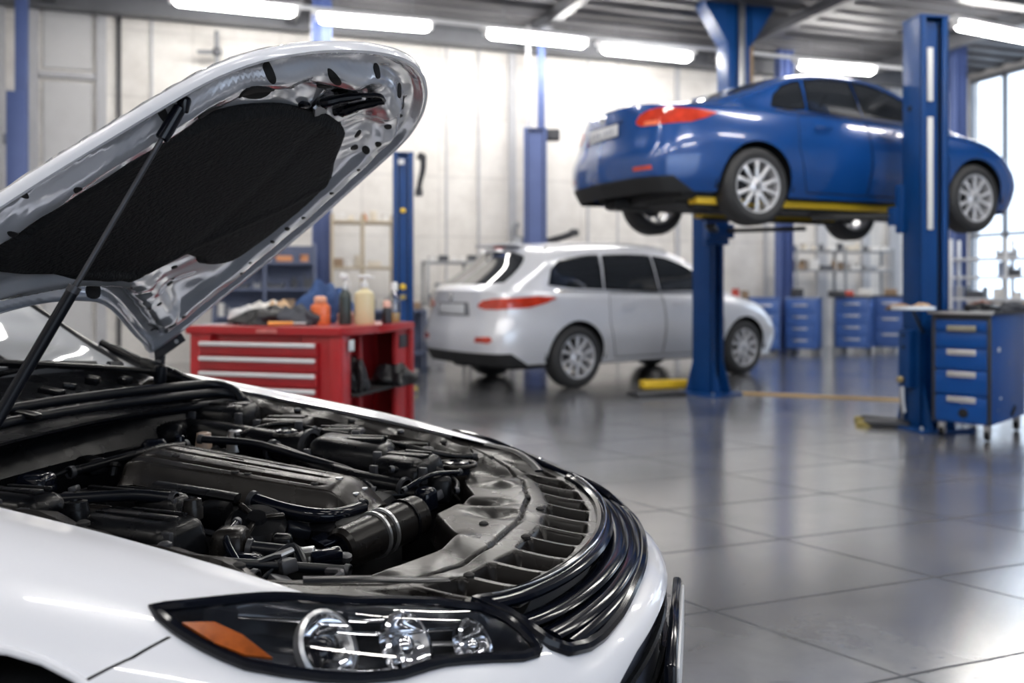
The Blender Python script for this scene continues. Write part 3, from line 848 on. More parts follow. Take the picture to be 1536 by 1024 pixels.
        b = BM(); lathe(b, [(0, .012), (.03, .01), (.042, 0)], seg=20, M=axis_matrix((xb - .012, 0, .955), (-1, 0, .1))); mk('badge', b, M_chrome, root)
    # wells and belly
    b = BM(); x1_ = 3.2 if clip_front is None else clip_front
    box(b, (X((x1_ - .64) / 2), 0, .30), ((x1_ + .64) * squeeze, 1.36, .16), bev=.05)
    for cx in (0, wb):
        for s in (-1, 1):
            pts = [(X(cx) + .40 * math.cos(R(a)), .335 + .40 * math.sin(R(a))) for a in range(-5, 186, 10)]
            if clip_front is not None and cx > 1: continue
            prev = None
            for (x, z) in pts:
                v = (b.verts.new((x, s * .50, z)), b.verts.new((x, s * .842, z)))
                if prev: b.faces.new((prev[0], prev[1], v[1], v[0]))
                prev = v
            vv = [b.verts.new((x, s * .50, z)) for x, z in pts]; b.faces.new(vv)
    if clip_front is None or True:
        for (x, y, sx, sy) in ((-.55, .3, .45, .22), (-.35, -.25, .5, .5), (.6, .2, .9, .3), (1.9, -.1, .8, .7)):
            box(b, (X(x), y, .26), (sx, sy, .14), bev=.04)
        cyl(b, (X(-.85), .35, .27), (X(-.45), .35, .27), .03)
    mk('underbody', b, M_under, root)
    # door handles, mirrors, rear wiper / aerial
    if clip_front is None:
        for s in (-1, 1):
            for hx in (.62, 1.38):
                b = BM(); yb = .873
                tube(b, [(hx, s * (yb - .01), .865), (hx + .03, s * (yb + .02), .868), (hx + .14, s * (yb + .02), .870), (hx + .17, s * (yb - .01), .868)], .011, seg=8, smooth=3)
                mk('door_handle', b, paint if kind == 'sedan' else M_silver, root)
        for s in (-1, 1):
            b = BM(); box(b, (1.99, s * .93, 1.02), (.13, .20, .13), bev=.045, seg=3); box(b, (2.01, s * .82, .985), (.05, .12, .04), bev=.01)
            mr = mk('wing_mirror', b, paint, root)
            mk('mirror_glass', bxm((1.922, s * .93, 1.02), (.008, .16, .09), bev=.003), M_chrome, mr)
        # chrome strip under the side windows
        for s in (-1, 1):
            b = BM(); pts = S.inv([(x, 1.015 - .012 * x) for x in np.linspace(.25 if kind == 'sedan' else -.25, 2.15, 24)], sel=side)
            pp = [(p[0], p[1] * s, p[2]) for p in (S.P(pts) + S.N(pts) * .004)]
            tube(b, pp, .007, seg=6); mk('window_trim', b, M_chrome, root)
    if kind == 'wagon':
        b = BM(); box(b, (-.40, 0, 1.512), (.18, .74, .028), rot=(0, R(5), 0), bev=.012); mk('roof_spoiler', b, paint, root)
        b = BM(); tube(b, [(-.845, .02, 1.08), (-.83, .1, 1.10), (-.75, .36, 1.16)], .009, seg=6); mk('rear_wiper', b, M_black, root)
        for s in (-1, 1):
            b = BM(); tube(b, [(-.25, s * .60, 1.45), (-.1, s * .59, 1.505), (.8, s * .57, 1.54), (1.4, s * .57, 1.51), (1.55, s * .58, 1.46)], .014, seg=8, smooth=4); mk('roof_rail', b, M_steel, root)
    # dark cabin: seats and shelf seen through nothing but kept inside the glass
    if wheels:
        for cx in (0, wb):
            for s in (-1, 1):
                make_wheel(root, (X(cx), s * .765, wheel_r), s, r=wheel_r)
    root.scale = (scale, scale, scale)
    return root, C, S
blue_car, _, _ = make_car('sedan', 'blue sedan raised high on the two-post lift', 'sedan', M_blue, (1.73, 8.24, 1.74), R(23.6), 1.0)
silver_car, _, _ = make_car('estate_car', 'silver estate car parked on the floor behind the lift', 'wagon', M_silver, (0.226, 11.42, 0.0), R(35), 1.15)
# ------------------------------------------------------------------ the white car in the foreground
# local frame: x forward, y to its left, origin on the floor under the middle of the bonnet opening's front corners
FG_LOC = (-.147, 1.922, 0); FG_RZ = R(-12)
HALF = [
    [(-1.12, .62, .945), (-1.12, .70, .952), (-1.12, .80, .91), (-1.12, .872, .82), (-1.12, .898, .66), (-1.12, .90, .46), (-1.12, .87, .32), (-1.12, .82, .20)],
    [(-.90, .62, .915), (-.90, .70, .92), (-.90, .795, .88), (-.90, .868, .795), (-.90, .90, .65), (-.90, .905, .46), (-.90, .88, .32), (-.90, .83, .20)],
    [(-.65, .62, .875), (-.65, .70, .88), (-.65, .787, .85), (-.65, .86, .77), (-.65, .90, .63), (-.65, .905, .46), (-.65, .88, .32), (-.65, .83, .20)],
    [(-.38, .62, .832), (-.38, .695, .835), (-.38, .78, .808), (-.38, .85, .738), (-.38, .89, .62), (-.38, .90, .45), (-.38, .88, .31), (-.38, .83, .20)],
    [(-.16, .62, .790), (-.15, .68, .787), (-.14, .755, .760), (-.13, .815, .700), (-.13, .858, .60), (-.13, .875, .44), (-.13, .855, .30), (-.14, .81, .20)],
    [(.00, .62, .756), (.025, .66, .747), (.065, .715, .710), (.09, .765, .655), (.10, .80, .575), (.10, .815, .43), (.09, .80, .30), (.05, .76, .20)],
    [(.09, .565, .737), (.14, .60, .722), (.195, .635, .680), (.23, .665, .630), (.25, .685, .56), (.26, .695, .42), (.24, .685, .30), (.18, .65, .20)],
    [(.19, .48, .715), (.245, .49, .700), (.295, .505, .668), (.33, .515, .625), (.36, .52, .56), (.37, .52, .42), (.35, .51, .30), (.28, .48, .20)],
    [(.26, .37, .706), (.31, .375, .693), (.352, .38, .665), (.378, .385, .635), (.418, .385, .59), (.432, .38, .44), (.41, .38, .31), (.35, .36, .20)],
    [(.315, .20, .702), (.36, .20, .690), (.395, .205, .663), (.415, .205, .638), (.462, .20, .602), (.475, .20, .46), (.46, .20, .32), (.40, .19, .20)],
    [(.335, 0, .70), (.38, 0, .690), (.412, 0, .664), (.430, 0, .640), (.478, 0, .605), (.490, 0, .47), (.475, 0, .33), (.415, 0, .20)],
]
FGRID = [[(x, -y, z) for x, y, z in c] for c in HALF] + [list(c) for c in HALF[-2::-1]]
FG = Surf(grid=FGRID, flip=True)
HEADL = [(0.1879, 0.2792), (0.2001, 0.2336), (0.2212, 0.1424), (0.2529, 0.02), (0.30, -0.01), (0.3252, 0.0), (0.343, 0.0679), (0.3474, 0.1602), (0.3485, 0.2492), (0.3480, 0.322), (0.3357, 0.3148), (0.3224, 0.2892), (0.3029, 0.2703), (0.2879, 0.2859), (0.2735, 0.3115), (0.2557, 0.3326), (0.2351, 0.3482), (0.219, 0.3548), (0.209, 0.3437), (0.1979, 0.317)]
GRIL = [(0.352, -.01), (0.3535, 0.1713), (0.3552, 0.2403), (0.3585, 0.3092), (0.3674, 0.366), (0.3869, 0.4105), (0.403, 0.4283), (0.4286, 0.4249), (0.4603, 0.402), (0.50, 0.396)]
GRIL = GRIL + [(1 - u, v) for u, v in GRIL[-2::-1]]
SEAMF = [(0.1955, 0.335), (0.1879, 0.3904), (0.1818, 0.4227), (0.1751, 0.4594), (0.170, .50)]
LOWG = [(0.375, 0.70), (0.3947, 0.5895), (0.4191, 0.575), (0.4553, 0.570), (0.4792, 0.570), (.5208, .570), (.5447, .57), (.5809, .575), (.6053, .5895), (.625, .70), (.60, .90), (.40, .90)]

car = thing('car', 'white car in the foreground with its bonnet propped open over the engine', 'car', FG_LOC, FG_RZ)
mir = lambda poly: [(1 - u, v) for u, v in poly]
near_arch = [(-.40 + .362 * math.cos(R(a)), .38 + .362 * math.sin(R(a))) for a in range(-30, 211, 8)]
selN = lambda P, uv: (P[:, 1] < -.5) & (P[:, 0] < .05)
archN = FG.inv(near_arch, sel=selN)
archN = [archN[0]] + archN + [archN[-1]]
archN[0] = (archN[1][0], 1.02); archN[-1] = (archN[-2][0], 1.02)
regs = []
for q in strip_poly(SEAMF, .0012): regs += [('gap_n', q), ('gap_f', mir(q))]
regs += [('arch', archN), ('arch', mir(archN)), ('head_n', HEADL), ('head_f', mir(HEADL)), ('grille', GRIL), ('lower', LOWG)]
us = np.unique(np.concatenate([np.linspace(0, .17, 24), np.linspace(.17, .83, 110), np.linspace(.83, 1, 24)]))
FC = Cut(FG, 0, 0, regs, ulines=us, vlines=np.linspace(0, 1, 46))
b = FC.mesh(['base'], 0); mk('front_body', b, M_white, car, normals=FC.used_normals)
for s in (1, -1):
    b = BM(); tube(b, [(p.x, p.y, p.z) for p in [Vector(q) for q in FG.P(archN[1:-1] if s < 0 else mir(archN[1:-1]))]], .006, seg=8); mk('arch_lip', b, M_white, car)
mk('panel_gap', FC.mesh(['gap_n'], -.007), M_hole, car); mk('panel_gap', FC.mesh(['gap_f'], -.007), M_hole, car)
mk('lower_grille', FC.mesh(['lower'], -.03), mat('lower_grille_grey', (.06, .07, .10), rough=.35, var=.2), car)
b = BM()
for v in (.63, .70, .77, .84):
    pts = FG.P([(u, v) for u in np.linspace(.40, .60, 30)]) + FG.N([(u, v) for u in np.linspace(.40, .60, 30)]) * -.018
    tube(b, [tuple(p) for p in pts], .008, seg=6)
mk('lower_grille_bar', b, M_black, car)

# wheel wells, front wheels
for s in (-1, 1):
    b = BM(); prev = None; ring = []
    for a in range(-35, 216, 10):
        x = -.40 + .385 * math.cos(R(a)); z = .38 + .385 * math.sin(R(a))
        v = (b.verts.new((x, s * .50, z)), b.verts.new((x, s * (.79 if z > .5 else .86), z)))
        if prev: b.faces.new((prev[0], prev[1], v[1], v[0]))
        prev = v; ring.append(b.verts.new((x, s * .50, z)))
    b.faces.new(ring); mk('wheel_arch_liner', b, M_well, car)
for s in (-1, 1): make_wheel(car, (-.40, s * .765, .335), s, r=.335, w=.22)

# ---- head lamps
def head_lamp(reg, poly, s):
    """s=-1 near side"""
    lp = FC.boundary(reg)[0]
    root_b = FC.mesh([reg], .004)
    lens = mk('head_lamp', root_b, M_clear, car, label='clear head lamp lens with a black rim')
    b = BM()
    bl = [tuple(p) for p in FC.boundary(reg, .003)[0]][::2]
    tube(b, bl, .0085, seg=8, closed=True)
    mk('lamp_rim', b, M_gloss, lens)
    # housing: back wall and skirt
    b = FC.mesh([reg], -.060)
    a1 = FC.boundary(reg, -.001)[0]; a2 = FC.boundary(reg, -.060)[0]
    n = len(a1); va = [b.verts.new(p) for p in a1]; vb = [b.verts.new(p) for p in a2]
    for i in range(n): b.faces.new((va[i], va[(i + 1) % n], vb[(i + 1) % n], vb[i]))
    mk('lamp_housing', b, mat('lamp_housing_dark', (.022, .026, .036), rough=.22, coat=.6, var=.2), lens)
    def at_uv(u, v, off):
        w = (u, v) if s < 0 else (1 - u, v)
        P = Vector(FG.P([w])[0]); N_ = Vector(FG.N([w])[0]); return P + N_ * off, N_
    # projector bowls facing forward
    for (u, v, r, lens_) in ((.243, .205, .048, True), (.289, .150, .045, False), (.325, .165, .036, False)):
        p, nrm = at_uv(u, v, -.050)
        d = (nrm * .55 + Vector((.75, s * .12, .12))).normalized()
        M = axis_matrix(p, d)
        b = BM(); lathe(b, [(r * 1.04, .030), (r, .032), (r * .93, .026), (r * .75, .010), (r * .4, .0), (0, -.002)], seg=28, M=M)
        rf = mk('reflector_bowl', b, M_chrome, lens)
        b = BM(); lathe(b, [(r * 1.10, .020), (r * 1.12, .033), (r * 1.0, .036), (r * .98, .028)], seg=28, M=M); mk('bezel_ring', b, M_steel if lens_ else M_chrome, lens)
        b = BM(); lathe(b, [(r * .42, .004), (r * .42, .018), (r * .36, .028), (r * .2, .034), (0, .036)], seg=20, M=M)
        mk('projector_lens', b, M_gloss if lens_ else M_chrome, lens)
    # chrome blades and eyelids
    for (u0, v0, u1, v1, off, w) in ((.212, .19, .262, .075, -.022, .006), (.262, .07, .312, .035, -.016, .006), (.255, .125, .335, .06, -.028, .005), (.232, .30, .285, .245, -.03, .004), (.30, .235, .343, .255, -.03, .005), (.205, .26, .222, .31, -.02, .003)):
        pts = [at_uv(u0 + (u1 - u0) * k / 7, v0 + (v1 - v0) * k / 7 , off)[0] for k in range(8)]
        b = BM(); tube(b, pts, w, seg=8, flat=(w * 1.6, w * .5)); mk('chrome_blade', b, M_chrome, lens)
    for (u0, v0, u1, v1, w) in ((.272, .275, .338, .285, .014), (.300, .09, .338, .125, .008)):
        pts = [at_uv(u0 + (u1 - u0) * k / 7, v0 + (v1 - v0) * k / 7, -.045)[0] for k in range(8)]
        b = BM(); tube(b, pts, w, seg=10, flat=(w, w * .35)); mk('reflector_panel', b, M_steel, lens)
    # amber side marker
    am = [(.1985, .306), (.2075, .285), (.2165, .298), (.2265, .335), (.2185, .343), (.209, .333)]
    if s > 0: am = mir(am)
    Cm = Cut(Surf(fn=lambda a, c: FG.P(np.stack([a, c], 1)), dom=(min(p[0] for p in am) - .001, max(p[0] for p in am) + .001, .27, .36)), 10, 8, [('amber', am)])
    mk('amber_marker', Cm.mesh(['amber'], -.008, .006), mat('amber_lens', (.27, .058, .004), rough=.2, coat=.6, var=.6, scale=45), lens, label='amber side marker lens')
head_lamp('head_n', HEADL, -1); head_lamp('head_f', mir(HEADL), 1)

# ---- front grille
gr = mk('grille', FC.mesh(['grille'], -.065), M_hole, car)
bl = FC.boundary(['grille'], .002)[0]
b = BM(); tube(b, [tuple(p) for p in bl][::2], .011, seg=8, closed=True); mk('grille_frame', b, M_gloss, gr)
for v, off, fl, m in ((.03, .000, (.018, .010), M_gloss), (.145, -.020, (.024, .008), M_gloss), (.255, -.016, (.024, .008), M_gloss), (.345, -.008, (.018, .008), M_gloss)):
    ue = .357 + .006 * (v / .1) * (1 if v > .2 else .4)
    uu = np.linspace(ue, 1 - ue, 60)
    pts = FG.P([(u, v) for u in uu]) + FG.N([(u, v) for u in uu]) * off
    b = BM(); tube(b, [tuple(p) for p in pts], fl[0], seg=10, flat=fl); mk('grille_bar', b, m, gr)
    if v > .1: continue
    b = BM(); e = FG.P([(u, v) for u in uu]) + FG.N([(u, v) for u in uu]) * (off + fl[0] * .62); e[:, 2] += fl[1] * .55
    tube(b, [tuple(p) for p in e], .0016, seg=6); mk('bar_trim', b, M_chrome, gr)
b = BM()
for u in np.linspace(.375, .625, 15):
    pts = [tuple(FG.P([(u, v)])[0] + FG.N([(u, v)])[0] * -.045) for v in (.03, .15, .25, .36)]
    tube(b, pts, .004, seg=6)
mk('grille_upright', b, M_black, gr)

# number plate on its bracket
pl = mk('number_plate', bxm((.505, 0, .475), (.006, .46, .115), bev=.002), M_plate, car)
mk('plate_bracket', bxm((.492, 0, .47), (.022, .50, .15), bev=.008), M_gloss, pl)
# ---- cabin behind the bonnet
windscreen_mat = glass_mat('windscreen_glass', (.50, .53, .58), .22, .03)
_nt = windscreen_mat.node_tree      # uneven pale grey in the pane paints its bright reflections
_o = [n for n in _nt.nodes if n.type == 'OUTPUT_MATERIAL'][0]; _m = [n for n in _nt.nodes if n.type == 'MIX_SHADER'][0]
_d = _nt.nodes.new('ShaderNodeBsdfDiffuse'); _d.inputs[0].default_value = (.62, .65, .70, 1)
_m2 = _nt.nodes.new('ShaderNodeMixShader'); _nz = _nt.nodes.new('ShaderNodeTexNoise'); _nz.inputs['Scale'].default_value = 1.7; _mr = _nt.nodes.new('ShaderNodeMapRange')
_mr.inputs[1].default_value = .35; _mr.inputs[2].default_value = .65; _mr.inputs[3].default_value = .22; _mr.inputs[4].default_value = .55
_nt.links.new(_nz.outputs['Fac'], _mr.inputs[0]); _nt.links.new(_mr.outputs[0], _m2.inputs[0]); _nt.links.new(_m.outputs[0], _m2.inputs[1]); _nt.links.new(_d.outputs[0], _m2.inputs[2]); _nt.links.new(_m2.outputs[0], _o.inputs[0])
_, CC, CS = make_car('x', '', 'sedan', M_white, None, 0, clip_front=2.69, squeeze=.85, shift=-3.40, wheels=False, parent=car)
car.scale = (1, 1, 1)
b = CC.mesh(['windscreen'], -.001); CC.mesh(['windscreen'], -.001, bm=b, mirror=True)
mk('windscreen', b, windscreen_mat, car)
for lp_ in (1, -1):
    b = BM(); lp = CC.boundary(['windscreen'], .002)[0]
    pts = [(p.x, p.y * lp_, p.z) for p in lp if p.y > .02]
    tube(b, pts[::2], .009, seg=6); mk('windscreen_seal', b, M_rubber, car)
dash = BM(); box(dash, (-1.62, 0, .90), (.55, 1.20, .16), bev=.06, seg=3); mk('dashboard', dash, mat('dash_grey', (.06, .065, .075), rough=.6), car)
dash = BM(); tube(dash, [(-1.84 + .0, .34 + .18 * math.cos(a), .93 + .17 * math.sin(a)) for a in np.linspace(0, 2 * PI, 25)[:-1]], .014, seg=8, closed=True); mk('steering_wheel', dash, M_rubber, car)
for s in (-1, 1):
    b = BM(); box(b, (-2.45, s * .36, .55), (.5, .5, .22), bev=.06, seg=3); box(b, (-2.72, s * .36, .90), (.16, .48, .62), rot=(0, R(-14), 0), bev=.06, seg=3); box(b, (-2.80, s * .36, 1.24), (.1, .26, .16), rot=(0, R(-10), 0), bev=.04, seg=3)
    mk('front_seat', b, M_under, car)
for s in (-1, 1):
    make_wheel(car, (-3.40, s * .765, .335), s, r=.335, w=.22)

# cowl: black tray between the weather seal and the windscreen, leaf screen ribs, wiper arms
def cowl_fn(u, v):      # u along x, v along y
    x = u; y = v
    t = np.clip((-.93 - x) / .42, 0, 1)
    z = .882 + .055 * t + .020 * np.clip((t - .55) / .45, 0, 1) - .03 * np.exp(-((t - .35) / .12) ** 2) + .012 * np.cos(y * 2.0)
    z = z + .004 * np.sin(y * 140) * (t > .2) * (t < .55)
    return np.stack([x + .06 * (y / .6) ** 2, y, z], 1)
cs = Surf(fn=cowl_fn, dom=(-1.36, -.90, -.66, .66)); Cw = Cut(cs, 30, 220, [])
cowl = mk('cowl_tray', Cw.mesh('base', 0, .006), M_black, car)
for (pts, r) in (([(-1.10, -.30, .955), (-1.20, -.02, .985), (-1.235, .22, 1.00), (-1.235, .40, 1.0)], .008), ([(-1.04, .52, .965), (-1.10, .36, .99), (-1.20, .05, 1.03), (-1.28, -.25, 1.06)], .009),
                 ([(-1.265, .55, 1.0), (-1.25, .35, 1.015), (-1.22, .05, 1.02), (-1.20, -.2, 1.02)], .005)):
    b = BM(); tube(b, pts, r, seg=8, smooth=5); mk('wiper_arm', b, M_black, car)
b = BM(); cyl(b, (-1.04, .52, .93), (-1.035, .52, .985), .018, bev=.004); mk('wiper_pivot', b, M_rubber, car)
for (x, y, z, sx, sy, sz, rz) in ((-1.10, .30, .965, .05, .05, .04, .3), (-1.09, .13, .955, .09, .045, .03, .2), (-1.07, .40, .955, .045, .06, .035, 0), (-1.11, .22, .957, .05, .03, .03, .8), (-1.02, -.05, .925, .12, .05, .025, .1)):
    mk('cowl_clip', bxm((x, y, z - .004), (sx * .7, sy * .6, sz * .6), rot=(0.1, .2, rz), bev=.005), M_black, cowl)
# corner cover between the far wing and the windscreen pillar
for s in (-1, 1):
    b = BM(); tube(b, [(-1.30, s * .60, 1.045), (-1.20, s * .615, .995), (-1.08, s * .60, .955), (-.93, s * .60, .912), (-.82, s * .59, .885)], [.012, .018, .024, .018, .012], seg=12, smooth=4)
    mk('pillar_foot', b, M_black, car)

# weather seal: three ribs across the bay
b_ = None
for k, (dx, z, r) in enumerate(((0, .925, .014), (.030, .900, .014), (.062, .872, .013))):
    pts = []
    for y in np.linspace(-.60, .545, 24):
        pts.append((-1.045 + dx + .36 * (y + .1) ** 2 * (1 if y > -.1 else 1.2), y, z + .008 * math.cos(y * 2)))
    x, y, zz = pts[-1]; pts += [(x + .035, y + .025, zz - .006), (x + .075, y + .030, zz - .025), (x + .10, y + .022, zz - .05)]
    b = BM(); tube(b, pts, r, seg=12, smooth=2); mk('weather_seal', b, M_rubber, car)
b = BM()      # firewall under the seal
prev = None
for y in np.linspace(-.62, .62, 24):
    x = -.985 + .36 * (y + .1) ** 2
    v = (b.verts.new((x - .01, y, .875)), b.verts.new((x + .035, y, .80)), b.verts.new((x, y, .45)))
    if prev:
        b.faces.new((prev[0], v[0], v[1], prev[1])); b.faces.new((prev[1], v[1], v[2], prev[2]))
    prev = v
mk('firewall', b, M_black, car)

# bay floor and side aprons
mk('bay_floor', bxm((-.45, 0, .44), (1.15, 1.30, .03)), M_under, car)
t0x = [p[0][0] for p in HALF]; t0y = [p[0][1] for p in HALF]; t0z = [p[0][2] for p in HALF]
for s in (-1, 1):
    b = BM(); prev = None
    N_ = 60
    for i in range(N_ + 1):
        q = FG.P([(.0 + .275 * i / N_, 0.0)])[0]
        x, y, z = q[0], abs(q[1]), q[2]
        wv = .006 * math.sin(x * 21) + .003 * math.sin(x * 57)
        row = [(0, -.010), (.012, -.016), (.030, -.012 + wv), (.065 + wv, -.024 + wv), (.085 + wv, -.060), (.095, -.12), (.10, -.38)]
        v = [b.verts.new((x, s * (y - a), z + c)) for a, c in row]
        if prev:
            for k in range(len(v) - 1): b.faces.new((prev[k], v[k], v[k + 1], prev[k + 1]))
        prev = v
    ap = mk('wing_apron', b, M_black2, car)
    for i, x in enumerate((-.95, -.8, -.62, -.45, -.3, -.17)):
        q = FG.inv([(x, s * .62)], axes=(0, 1), sel=lambda P, uv: uv[:, 1] < .05)[0]; z = FG.P([q])[0][2]
        b = BM(); lathe(b, [(.011, 0), (.011, .005), (.006, .008), (0, .008)], c=(x, s * .573, z - .016), seg=10); mk('apron_bolt', b, M_hole if i % 2 else M_darkm, ap)

# ---- radiator cover (slam panel trim)
XO = ([0, .2, .37, .48, .565, .62], [.335, .315, .26, .19, .09, .0])
XI = ([-.62, -.56, -.45, -.36, -.25, -.16, -.05, .02, .1, .2, .3, .4, .5, .62], [-.16, -.10, -.05, .01, .055, .065, .0, -.04, -.02, .0, -.05, -.07, -.06, -.12])
ZO = ([0, .2, .37, .48, .565, .62], [.70, .702, .706, .715, .737, .756])
def sstep(a, b, x):
    t = np.clip((x - a) / (b - a), 0, 1); return t * t * (3 - 2 * t)
def radfn(u, v):
    y = u; xo = np.interp(np.abs(y), *XO); xi = np.interp(y, *XI); x = xi + (xo - xi) * v
    d = xo - x
    z = np.interp(np.abs(y), *ZO) + .022 * sstep(.02, .20, d) * (np.abs(y) < .62)
    # ribbed pockets behind the lip
    th = y * 11.0
    rib = (1 - sstep(.62, .84, np.abs((th % 1.0) - .5) * 2))
    pk = sstep(.022, .034, d) * (1 - sstep(.105, .125, d)) * sstep(.0, .2, .56 - np.abs(y))
    cell = np.floor(th); jit = (np.sin(cell * 12.9898) * 43758.5453) % 1.0
    z -= pk * rib * (.028 + .020 * jit)
    # groove between the two halves
    z -= .010 * np.exp(-((d - .150 - .02 * np.cos(y * 3)) / .0035) ** 2)
    # soft dents in the rear half
    for (cx, cy, rx, ry, h) in ((.10, .05, .05, .03, -.016), (.08, -.18, .035, .05, .010), (.05, .14, .05, .022, -.020), (.06, .30, .04, .03, .012), (.03, .42, .05, .03, -.014), (.12, -.30, .03, .05, -.008), (.02, -.42, .05, .03, -.012), (-.04, .50, .03, .03, .010)):
        z += h * np.exp(-((x - cx) / rx) ** 2 - ((y - cy) / ry) ** 2)
    z -= .06 * (1 - sstep(0, .05, v)) * 1.0
    return np.stack([x, y, z], 1)
rs = Surf(fn=radfn, dom=(-.615, .615, 0, 1), flip=True); Cr = Cut(rs, 230, 90, [])
rad = mk('radiator_cover', Cr.mesh('base', 0, .004), M_black2, car, angle=60)
for (x, y) in ((.29, .06), (.27, -.22), (.22, .33), (.15, -.36), (.14, .22), (.10, -.05), (.03, -.46), (.04, .40), (.20, -.10), (.19, .12), (-.02, .52), (-.03, -.54)):
    v_ = (x - float(np.interp(y, *XI))) / (float(np.interp(abs(y), *XO)) - float(np.interp(y, *XI)))
    p = rs.P([(y, min(.99, max(0.02, v_)))])[0]
    b = BM(); lathe(b, [(.010, -.002), (.010, .003), (.005, .006), (0, .0055)], c=tuple(p), seg=12); mk('push_clip', b, M_hole, rad)
# bent dark blades at the far and near ends of the cover, bonnet lock hook
for s in (1, -1):
    b = BM(); tube(b, [(-.05, s * .595, .772), (.04, s * .55, .765), (.10, s * .49, .748), (.13, s * .44, .735)], [.004, .012, .012, .003], seg=8, smooth=4, flat=(.014, .004)); mk('edge_seal', b, M_rubber, rad)


# ---- engine
eng = mk('engine_block', bxm((-.47, .06, .60), (.60, .36, .26), bev=.03), M_under, car)
def covfn(u, v):      # u 0 rear .. 1 front, v 0 near .. 1 far
    x = -.775 + (.575) * u; yl = -.055 + .01 * u; yr = .185 - .065 * u
    y = yl + (yr - yl) * v
    z = .822 - .06 * u + .018 * np.sin(v * PI) - .012 * (1 - sstep(0, .12, u))
    z -= .055 * sstep(.90, 1.0, u) ** 1.2                      # sloping front face
    x = x + .035 * sstep(.90, 1.0, u)
    x = x - .055 * (1 - v) * (1 - sstep(0, .25, u)) * 0
    for c in (.22, .44, .66, .84): z -= .006 * np.exp(-((v - c + .05 * u) / .022) ** 2) * sstep(.05, .12, u) * (1 - sstep(.82, .88, u))
    e = np.minimum(v, 1 - v); z -= .045 * (1 - sstep(0, .07, e)); y = y + np.where(v < .5, -1, 1) * .012 * (1 - sstep(0, .05, e))
    z -= .05 * (1 - sstep(0, .04, u))
    return np.stack([x, y, z], 1)
cv = Surf(fn=covfn, dom=(0, 1, 0, 1)); Cc = Cut(cv, 90, 110, [('slot', [(.36, .50), (.47, .48), (.46, .54), (.38, .56)]), ('slot', [(.60, .55), (.70, .58), (.68, .64), (.61, .62)]), ('slot', [(.30, .77), (.56, .74), (.56, .765), (.31, .80)]),
                                                            ('slot', [(.44, .32), (.66, .31), (.66, .325), (.45, .34)])])
ec = mk('engine_cover', Cc.mesh(['base'], 0, .004), mat('engine_cover_plastic', (.013, .0112, .0102), rough=.27, var=.5, scale=8, rvar=.1, bump=.06, bscale=30, spec=.30), car, angle=60)
mk('cover_slot', Cc.mesh(['slot'], -.003), M_hole, ec)
for (u, v) in ((.20, .30), (.50, .15), (.55, .17), (.90, .45), (.95, .35), (.95, .65), (.83, .2)):
    p = cv.P([(u, v)])[0]; b = BM(); lathe(b, [(.009, -.002), (.009, .002), (.004, .003), (0, .0)], c=tuple(p), seg=12); mk('cover_stud', b, M_hole if u < .9 else M_steel, ec)
b = BM()
for k in range(6):      # ribbed plenum skirt on the near side
    box(b, (-.66 + .085 * k, -.105, .742 - .008 * k), (.070, .06, .045), rot=(R(18), 0, 0), bev=.012)
mk('intake_plenum', b, M_black, car)
tb = BM(); tube(tb, [(-.62, -.12, .785), (-.50, -.135, .78), (-.42, -.13, .77)], .012, seg=10, smooth=4, flat=(.02, .010)); mk('plenum_rail', tb, M_black, car)

def part(name, m, parent=car, **k): pass
# intake canister in front of the engine
b = BM(); cyl(b, (-.165, -.185, .690), (-.075, .045, .708), .044, .046, seg=28, bev=.008); can = mk('intake_canister', b, M_black2, car)
for f in (.42, .52, .80):
    p = Vector((-.165, -.185, .690)).lerp(Vector((-.075, .045, .708)), f); d = Vector((.09, .23, .018)).normalized()
    b = BM(); lathe(b, [(.044, -.004), (.050, -.003), (.050, .003), (.044, .004)], seg=28, M=axis_matrix(p, d)); mk('hose_clamp', b, M_steel if f < .6 else M_black, can)
b = BM(); lathe(b, [(0, .004), (.012, .004), (.014, -.006), (.030, -.004), (.034, .002)], seg=20, M=axis_matrix((-.168, -.19, .690), (-.09, -.23, -.018))); mk('canister_cap', b, M_gloss, can)
